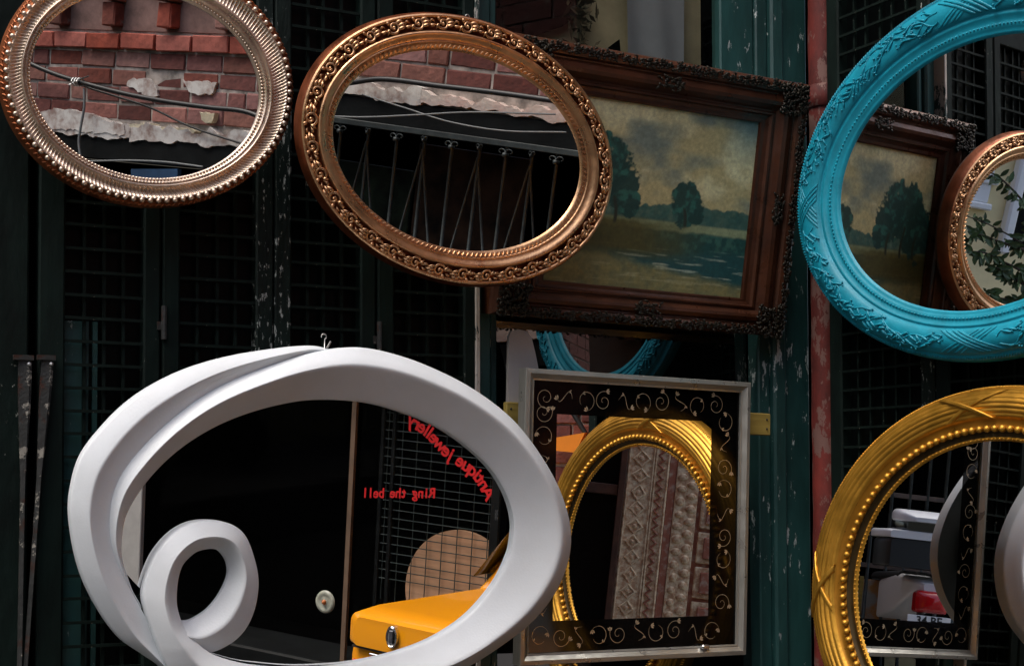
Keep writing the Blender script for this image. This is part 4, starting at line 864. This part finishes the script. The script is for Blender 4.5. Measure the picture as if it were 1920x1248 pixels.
MB().ball((0,0,.012), .013, 10, 6).build('knob', mat('orange_knob', (.5,.15,.04), .4), sh, smooth=True)
q_ = s3f(931, 962); MB().box(q_[0]-.012, q_[0]+.012, q_[1]-.035, q_[1]+.02, .0, .02, .004).build('lock', CHROME, sw)
q_, qr = s3f(838, 1118), abs(s3f(735, 1090)[0]-s3f(940, 1090)[0])/2
wd = thing('round_table_top', 'round pale wooden table top leaning behind the wire grille', 'table top', FT() @ T3(q_[0], q_[1], -.11))
th = np.linspace(0, 6.2832, 64, endpoint=False); MB().prism([(qr*math.cos(a), qr*math.sin(a)) for a in th], -.02, .01).build('disc', WOODR, wd)
MB().box(-.03, .03, -qr-.45, -qr+.1, -.05, -.021, .004).build('support', DARKWOOD, wd)
fx0, fx1 = s3f(276, 1000)[0], s3f(238, 1000)[0]; fx2 = s3f(205, 1000)[0]
GREYPOST = mat('grey_post', (.42,.40,.37), .8, var=.1)
mo = thing('mosaic_frame', 'white framed mosaic panel at the left edge of the white mirror reflection', 'panel', FT() @ T3(fx0, .22, .02))
MB().box(0, fx1-fx0, 0, 1.40, 0, .03, .004).build('frame_post', GREYPOST, mo); MB().box(fx1-fx0+.3, fx1-fx0+.4, 0, 1.40, 0, .03, .004).build('frame_post', GREYPOST, mo)
MB().box(fx1-fx0, fx1-fx0+.3, .98+.32, 1.08+.32, 0, .028, .004).build('frame_rail', GREYPOST, mo); MB().box(fx1-fx0, fx1-fx0+.3, 0, .1, 0, .028, .004).build('frame_rail', GREYPOST, mo)
ml = [MB().box(0, .024, 0, .024, 0, .012, .003).mesh('tile', mat('tile_%s' % n_, c_)) for n_, c_ in (('gold',(.30,.20,.06)),('blue',(.05,.16,.20)),('cream',(.5,.45,.35)),('grey',(.16,.17,.16)))]
MB().box(fx1-fx0, fx1-fx0+.3, .1, 1.3, 0, .008).build('mosaic_bed', MORTAR, mo)
for i in range(5):
    for j in range(44): link('tile', random.choice(ml), mo, T3(fx1-fx0+.004+i*.0265, .104+j*.0265, .008))

# ------------------------------------------------------------------ yellow taxi parked below the mirrors, tail towards the shop
TR_ = Plane(-90, 0, (1.70, 0, 0))                                # plane of its tail; local x = -Y
sT = lambda x, y: TR_.loc(TR_.hit(chain(M3, x, y)[1], chain(M3, x, y)[0]))
c0, c1 = sT(636, 1180), sT(742, 1163); YL = -c0[0]; ZT = c1[1]                       # near corner and top edge of the boot lid
tx = thing('taxi_car', 'yellow taxi parked nose first in the passage, its boot reflected in the white mirror', 'car', T3(1.70, YL+.725, 0) @ Matrix.Rotation(-math.pi/2, 4, 'Z') @ Matrix.Diagonal((.93, 1, 1, 1)))
def loft(sections, name, material, parent, smooth=True, ang=35):
    b_ = MB().grid(sections, closed_v=True); n_ = len(sections[0]); b_.F.append(tuple(range(n_))[::-1]); b_.F.append(tuple((len(sections)-1)*n_+i for i in range(n_)))
    o_ = b_.build(name, material, parent, smooth=smooth)
    if smooth: autosmooth(o_, ang)
    return o_
def section(y, w, z0, z1, r=.10, n=6):                              # rounded box cross-section in xz at distance y from the tail
    P_ = []
    for cx_, cz_, a0 in ((w-r, z1-r, 0), (-w+r, z1-r, 90), (-w+r*.5, z0+r*.5, 180), (w-r*.5, z0+r*.5, 270)):
        rr_ = r if a0 < 180 else r*.5
        for k in range(n): a = (a0+90*k/(n-1))*D; P_.append((cx_+rr_*math.cos(a), y, cz_+rr_*math.sin(a)))
    return P_
loft([section(.02,.70,.34,ZT-.12,.10), section(.06,.755,.27,ZT-.075,.11), section(.3,.775,.22,ZT-.04,.11), section(.5,.78,.2,ZT-.03,.11), section(1.2,.79,.2,ZT-.03,.10), section(2.6,.79,.2,ZT-.05,.10), section(3.5,.77,.22,ZT-.14,.12), section(3.85,.72,.28,ZT-.22,.12), section(3.95,.64,.36,ZT-.32,.10)], 'body', TAXI, tx)
loft([section(-.012,.68,ZT-.125,ZT-.012,.03), section(.02,.735,ZT-.128,ZT,.045), section(.15,.735,ZT-.10,ZT+.012,.045), section(.80,.70,ZT-.10,ZT+.008,.05)], 'boot_lid', TAXI, tx)
loft([section(.80,.70,ZT-.06,ZT+.0,.03), section(1.15,.60,ZT-.06,ZT+.36,.10), section(1.25,.58,ZT-.06,ZT+.40,.12), section(2.05,.58,ZT-.06,ZT+.39,.12), section(2.65,.68,ZT-.08,ZT+.0,.03)], 'cabin', TAXI, tx)
MB().add([(-.56,.885,ZT+.10),(.56,.885,ZT+.10),(.48,1.10,ZT+.318),(-.48,1.10,ZT+.318)], [(0,1,2,3)]).build('rear_window', CARGLASS, tx)
MB().add([(-.58,2.55,ZT+.09),(.58,2.55,ZT+.09),(.48,2.18,ZT+.345),(-.48,2.18,ZT+.345)], [(0,3,2,1)]).build('windscreen', CARGLASS, tx)
for s_ in (-1, 1):
    MB().add([(s_*.685,.75,ZT+.06),(s_*.69,1.55,ZT+.06),(s_*.62,1.55,ZT+.30),(s_*.625,1.0,ZT+.30)], [(0,1,2,3)]).build('side_window', CARGLASS, tx)
    MB().add([(s_*.69,1.6,ZT+.06),(s_*.69,2.35,ZT+.06),(s_*.62,2.05,ZT+.30),(s_*.62,1.6,ZT+.30)], [(0,1,2,3)]).build('side_window', CARGLASS, tx)
    MB().box(s_*.70-.07, s_*.70+.03, -.002, .08, ZT-.36, ZT-.19, .02).build('tail_light', REDLAMP, tx)
    for y in (.72, 3.2):
        wl_ = link('wheel', None, tx, T3(s_*.72, y, .30)); wl_.empty_display_size = .05
        q = np.linspace(0, 6.2832, 32, endpoint=False); MB().grid([[(x_, r*math.cos(a), r*math.sin(a)) for a in q] for x_, r in ((-.08,.20),(-.085,.285),(-.06,.30),(.06,.30),(.085,.285),(.08,.20))], closed_v=True).build('tyre', RUBBER, wl_, smooth=True)
        MB().grid([[(x_*s_, r*math.cos(a), r*math.sin(a)) for a in q] for x_, r in ((.06,.20),(.075,.19),(.05,.12),(.07,.05),(.072,.001))], closed_v=True).build('rim', STEEL, wl_, smooth=True)
loft([section(-.06,.66,.40,.54,.05), section(-.05,.74,.38,.56,.05), section(.10,.80,.38,.56,.05), section(.35,.81,.40,.54,.05)], 'bumper', BLACKPL, tx)
bpos = sT(742, 1192); bxl = (YL+.725+bpos[0])/.93
MB().box(-.70, .70, -.004, .03, ZT-.136, ZT-.129).build('boot_seam', RUBBER, tx); MB().box(-.60, .60, -.008, .02, ZT-.155, ZT-.145, .002).build('chrome_strip', CHROME, tx)
th = np.linspace(0, 6.2832, 28, endpoint=False)
bg_ = MB().grid([[(bxl+.030*s_*math.cos(a), y_, bpos[1]+.043*s_*math.sin(a)) for a in th] for s_, y_ in ((1.0,-.010),(1.0,-.026),(.86,-.030),(.70,-.022),(.0,-.021))], closed_v=True).build('badge', CHROME, tx, smooth=True); autosmooth(bg_, 40)
MB().box(bxl-.011, bxl+.011, -.030, -.020, bpos[1]-.026, bpos[1]+.026, .003).build('badge_mark', mat('badge_grey', (.12,.12,.14), .3, .6), bg_)
MB().box(-.26, .26, -.004, .012, ZT-.33, ZT-.22, .004).build('number_plate', TRIM, tx)
MB().box(-.11, .11, 1.45, 1.60, ZT+.395, ZT+.50, .02).build('roof_sign', TRIM, tx)

# ------------------------------------------------------------------ orange awning and cable beside the corner (seen in the silver mirror)
s4f = lambda x, y: seen([P_SQ], F, x, y)
aw = [s4f(*q) for q in ((1030,825),(1112,811),(1094,848),(1030,842))]; a0 = aw[0]
tag(MB().prism([(p[0]-a0[0], p[1]-a0[1]) for p in aw], .03, .09).build('awning_board', ORANGE, None, FT() @ T3(a0[0], a0[1], .0)), 'tapered orange awning board on the brick pier, reflected in the silver mirror', 'awning')
ca_ = [s4f(*q) for q in ((1080,770),(1090,785),(1100,802),(1112,822))]
cable([(p[0], p[1]) for p in ca_], .012, 'power_cable', 'short black cable in front of brick, upper left of the silver mirror glass', CABLE, z=.05, n=20)
tag(MB().box(0, 1.95, 0, 7.0, -.25, 0).build('return_wall', BRICKS[1], None, Plane(0, 0, (Kp[0], Kp[1]+.02, 0)).mat()), 'brick return wall between the corner doors and the brick building', 'wall')

# ------------------------------------------------------------------ houses behind the viewer
s5f = lambda x, y: seen([P_SQ, P_GOLD], R2, x, y)
px5 = lambda x: s5f(x, 1000)[0]
e0, e1, e2, e3, e4, e5 = [px5(v) for v in (1120, 1150, 1163, 1243, 1258, 1302)]
po = thing('carved_portal', 'carved wooden portal with weathered white paint, reflected in the silver mirror', 'portal', R2.mat(e2, .42, 0))
PH = 2.6
MB().box(0, e3-e2, 0, PH, -.10, 0, .006).build('jamb', CARVE, po); MB().box(e3-e2+.001, e4-e2, 0, PH, -.10, -.015, .004).build('fillet', CARVER, po); MB().box(e4-e2+.001, e5-e2, 0, PH, -.10, -.006, .004).build('carved_post', CARVE, po)
jw = e3-e2; pw = e5-e4
loz = MB()
for sg in (-1, 1): 
    loz.tube([(0, -.06, .0), (sg*jw*.17, 0, .006), (0, .06, 0)], [.007,.010,.007], 6)
loz.ball((0,0,.002), .020, 8, 5, (1,1,.6)); lzm = loz.mesh('carved_lozenge', CARVE)
for j in range(20): link('carved_lozenge', lzm, po, T3(jw*.32+random.uniform(-.006,.006), .07+j*.125+random.uniform(-.008,.008), random.uniform(-.003,.004)) @ Matrix.Rotation(random.uniform(-.12,.12), 4, 'Z') @ Matrix.Diagonal((random.uniform(.85,1.1), random.uniform(.85,1.05), random.uniform(.5,1.2), 1)))
for sx_2 in (.03, .60, .66, .95): MB().box(jw*sx_2, jw*(sx_2+.03), 0, PH, 0, .014, .003).build('moulding', CARVE, po)
zz = MB().tube([(-.022,-.035,0),(.022,0,.006),(-.022,.035,0)], [.008,.010,.008], 6).mesh('carved_zigzag', CARVER)
for j in range(36): link('carved_zigzag', zz, po, T3(jw*.80, .04+j*.07, .003))
bos = MB().ball((0,0,0), .040, 10, 6, (1, .85, .55)).mesh('carved_boss', CARVE, True)
for j in range(26):
    for sg in (.28, .72): link('carved_boss', bos, po, T3(e4-e2+pw*sg+random.uniform(-.006,.006), .05+j*.095+(.04 if sg > .5 else 0)+random.uniform(-.006,.006), -.004) @ Matrix.Diagonal((random.uniform(.75,1.1), random.uniform(.75,1.1), random.uniform(.4,1.1), 1)))
dw = .62; dx0 = e5-e2+.002
MB().box(dx0, dx0+dw, 0, PH, -.12, -.05, .004).build('door_leaf', CARVER, po)
zp = .05
while zp < PH-.26:
    for ring, (ins, h0) in enumerate(((0, .035), (.045, .02), (.085, -.005))):
        xa, xb, ya, yb = dx0+.03+ins, dx0+dw-.03-ins, zp+ins*.8, zp+.235-ins*.8
        MB().box(xa, xb, ya, yb, -.05, -.05+(.030 if ring == 0 else (.055 if ring == 1 else .03)), .008).build('door_panel', CARVE if ring == 0 else CARVER, po)
    zp += .262
MB().box(e0-e2-.55, e1-e2, .0, PH, -.14, -.12).build('window_glass', BLACKGLASS, po); 
MB().box(e1-e2, -.002, 0, PH, -.12, .02, .005).build('window_post', DARKWOOD, po); MB().box(e0-e2-.55, e1-e2, 1.28, 1.36, -.12, -.02, .005).build('window_rail', DARKWOOD, po)
MB().box(e0-e2-.7, dx0+dw+.2, PH, PH+.5, -.12, .03, .01).build('lintel', CARVER, po)
tag(MB().box(-2.2, 1.15, .42, 5.2, -.5, -.15).build('plain_wall', mat('ochre_wall', (.30,.22,.15), .95, var=.2, scale=3, bump=.4), None, R2.mat()), 'dull ochre house wall holding the carved portal', 'wall')

# yellow house, seen through the turquoise mirror in the copper oval
s6f = lambda x, y: seen([P_BLUE, P_COP], R, x, y)
yh = thing('yellow_house', 'pale yellow house with white window mouldings, reflected in the turquoise mirror', 'house', R.mat(0, 0, 0))
qa, qb, qc, qd = s6f(1808, 300), s6f(1872, 300), s6f(1896, 330), s6f(1915, 330)
zb_, zt_ = s6f(1850, 395)[1], s6f(1850, 288)[1]
MB().box(2.25, 12, .42, 6.5, -.4, 0, .01).build('wall', YELLOW, yh)
MB().box(qa[0]-.25, qb[0], zb_, zb_+.06, 0, .09, .012).build('window_sill', TRIM, yh); MB().box(qa[0]-.25, qb[0]-.03, zb_+.061, zt_+.5, 0, .05, .012).build('window_panel', TRIM, yh)
MB().box(qa[0]-.25, qb[0]+.02, s6f(1850,345)[1], s6f(1850,345)[1]+.05, .0, .075, .012).build('panel_moulding', TRIM, yh)
MB().box(qc[0], qd[0], zb_-.35, zt_+.9, 0, .12, .02).build('pilaster', TRIM, yh); MB().box(qd[0]+.001, qd[0]+.9, zb_-.3, zt_+.9, 0, .02).build('window_pane', BLACKGLASS, yh)
# climbing shrub in front of it
R3 = Plane(180, 0, (0, -4.3, 0)); s7f = lambda x, y: seen([P_BLUE, P_COP], R3, x, y)
base = s7f(1900, 560); sh_ = thing('climbing_shrub', 'leafy climbing shrub in front of the yellow house, reflected in the turquoise mirror', 'shrub', R3.mat(base[0], .42, 0))
L7 = lambda x, y: np.array([*(s7f(x, y)-np.array([base[0], .42])), 0.0])
tw = MB(); twigs = [[np.array([.25,0,-.05]), L7(1930,560), L7(1925,470), L7(1860,425), L7(1812,405)], [L7(1935,520), L7(1890,495), L7(1850,475), L7(1818,470)], [L7(1925,470), L7(1880,455), L7(1835,440), L7(1806,450)], [L7(1940,450), L7(1920,380), L7(1870,330), L7(1825,318)], [L7(1935,560), L7(1880,560), L7(1845,545)], [L7(1930,540), L7(1895,520), L7(1865,500)]]
lm_ = MB()
for tp in twigs:
    P_ = spline(tp, 40); P_[:,2] += .03*np.sin(np.linspace(0, 9, 40)); tw.tube(P_, np.linspace(.014, .004, 40), 6)
    for j in range(3, 40, 1):
        for rep in range(2):
            if random.random() < .75:
                d_ = np.array([random.uniform(-1,1), random.uniform(-1,.5), random.uniform(-.6,.8)]); d_ /= np.linalg.norm(d_); L_ = random.uniform(.05,.11); sd_ = np.cross(d_, [0,0,1.0]); sd_ /= np.linalg.norm(sd_)+1e-9; n_ = np.cross(sd_, d_); b0 = P_[j]; q = np.linspace(0, 1, 5)
                rows = []
                for q_ in q:
                    w_l = .24*L_*math.sin(math.pi*min(1, q_*.9+.05)); c_l = b0+d_*L_*(.15+q_)-n_*.02*q_*q_; rows.append([c_l-sd_*w_l+n_*.006, c_l, c_l+sd_*w_l+n_*.006])
                lm_.grid(rows)
tw.build('stem', TWIG, sh_, smooth=True); o = lm_.build('leaves', LEAF, sh_); o['kind'] = 'stuff'

# scooter, fence and leaning canvas, seen through the gold mirror in the silver one
s8f = lambda x, y: seen([P_GOLD, P_SQ], R2, x, y)
k0 = s8f(1722, 1160); SCX = s8f(1752, 1100)[0]
zz_ = lambda py: s8f(1710, py)[1]-.42
sc = thing('motor_scooter', 'white and black motor scooter with red tail light, reflected in the yellow gilt oval', 'scooter', R2.mat(SCX, .42, 0) @ Matrix.Rotation(-math.pi/2, 4, 'X') @ Matrix.Rotation(math.pi, 4, 'Z') @ Matrix.Rotation(math.pi, 4, 'Z'))
# local: x right, y away from the viewer, z up
w8 = lambda x: s8f(x, 1050)[0]-SCX
def sec(y, w, z0, z1, r): return section(y, w, z0, z1, r, 5)
hw8 = abs(w8(1662))
loft([sec(0, hw8*.93, zz_(1064), zz_(1012), .03), sec(.04, hw8, zz_(1066), zz_(1010), .04), sec(.34, hw8, zz_(1066), zz_(1010), .04), sec(.38, hw8*.9, zz_(1062), zz_(1012), .03)], 'top_case', BLACKPL, sc)
loft([sec(-.01, hw8*.96, zz_(1010), zz_(996), .02), sec(.03, hw8*1.03, zz_(1010), zz_(994), .025), sec(.40, hw8*1.03, zz_(1010), zz_(994), .025)], 'case_rim', WHITEPL, sc)
loft([sec(.02, hw8*.62, zz_(994), zz_(975), .03), sec(.30, hw8*.72, zz_(994), zz_(965), .03)], 'case_window', CARGLASS, sc)
loft([sec(-.03, hw8*.5, zz_(976), zz_(968), .014), sec(.02, hw8*.68, zz_(977), zz_(961), .03), sec(.12, hw8*.78, zz_(977), zz_(954), .045), sec(.25, hw8*.76, zz_(976), zz_(953), .045), sec(.38, hw8*.6, zz_(975), zz_(960), .03)], 'case_lid', WHITEPL, sc)
loft([sec(.05, .06, zz_(1104), zz_(1090), .02), sec(.12, .12, zz_(1110), zz_(1085), .04), sec(.5, .15, zz_(1150), zz_(1075), .05), sec(.9, .14, zz_(1170), zz_(1090), .05)], 'tail_body', WHITEPL, sc)
loft([sec(-.03, .05, zz_(1134), zz_(1116), .02), sec(-.01, .10, zz_(1142), zz_(1108), .04), sec(.03, .125, zz_(1146), zz_(1104), .04), sec(.12, .12, zz_(1146), zz_(1104), .04)], 'tail_light', REDLAMP, sc)
loft([sec(.45, .14, zz_(1085), zz_(1070), .05), sec(1.1, .15, zz_(1095), zz_(1078), .05)], 'seat', RUBBER, sc)
loft([sec(1.15, .16, .28, .42, .05), sec(1.5, .20, .30, .95, .08), sec(1.58, .19, .35, 1.0, .06)], 'front_shield', WHITEPL, sc)
loft([sec(.7, .13, .20, .30, .04), sec(1.25, .14, .20, .32, .04)], 'footboard', BLACKPL, sc)
MB().tube([(-.33,1.35,1.06),(-.12,1.48,1.05),(.12,1.48,1.05),(.33,1.35,1.06)], .016, 8).build('handlebar', BLACKPL, sc, smooth=True)
MB().tube([(0,.25,.75),(0,.30,.28)], .03, 8).build('rear_strut', BLACKPL, sc, smooth=True)
q = np.linspace(0, 6.2832, 28, endpoint=False)
for y in (.35, 1.62): MB().grid([[(x_, y+r*math.cos(a), .25+r*math.sin(a)) for a in q] for x_, r in ((0,.02),(-.05,.16),(-.055,.23),(0,.25),(.055,.23),(.05,.16),(0,.02))], closed_v=True).build('wheel', RUBBER, sc, smooth=True)
pz = zz_(1162); plm = MB().box(-.19, .15, -.012, -.004, pz-.035, pz+.045, .003).build('number_plate', TRIM, sc)
tm = text_mesh('34 BE', .088, BLACKPL); link('plate_text', tm, plm, T3(-.02, -.0135, pz+.005) @ Matrix.Rotation(math.pi/2, 4, 'X'))
R4 = Plane(180, 0, (0, -4.6, 0)); s9f = lambda x, y: seen([P_GOLD, P_SQ], R4, x, y)
fx = s9f(1700, 1000)[0]; fe = thing('iron_fence', 'dark iron bar fence behind the scooter, reflected in the yellow gilt oval', 'fence', R4.mat(fx, .42, 0))
bmf = MB().tube([(0,0,0),(0,2.4,0)], .016, 8).mesh('fence_bar', IRB, True)
for k in range(-7, 8): link('fence_bar', bmf, fe, T3(k*.15, 0, 0))
for y in (.55, 1.02, 1.62): MB().box(-1.1, 1.1, y-.02, y+.02, -.012, .012, .003).build('fence_rail', mat('brown_rail', (.09,.06,.045), .7, var=.3), fe)
MB().box(-1.15, 1.15, 0, 3.2, -.6, -.5).build('dark_back', INTERIOR, fe)
ps = s9f(1672, 1125); lc = thing('leaning_canvas', 'small orange and grey canvas leaning behind the fence, reflected in the yellow gilt oval', 'canvas', R4.mat(ps[0], .42, -.12))
hz2 = s9f(1672, 1090)[1]-.42; MB().box(-.22, .22, 0, hz2, 0, .02, .003).build('canvas', mat('orange_grey_canvas', (.45,.20,.05), .8, col2=(.33,.33,.30), scale=6, thr=(.42,.55)), lc)
MB().box(-.25, -.22, 0, hz2+.02, 0, .03, .003).build('edge', BATTEN, lc)
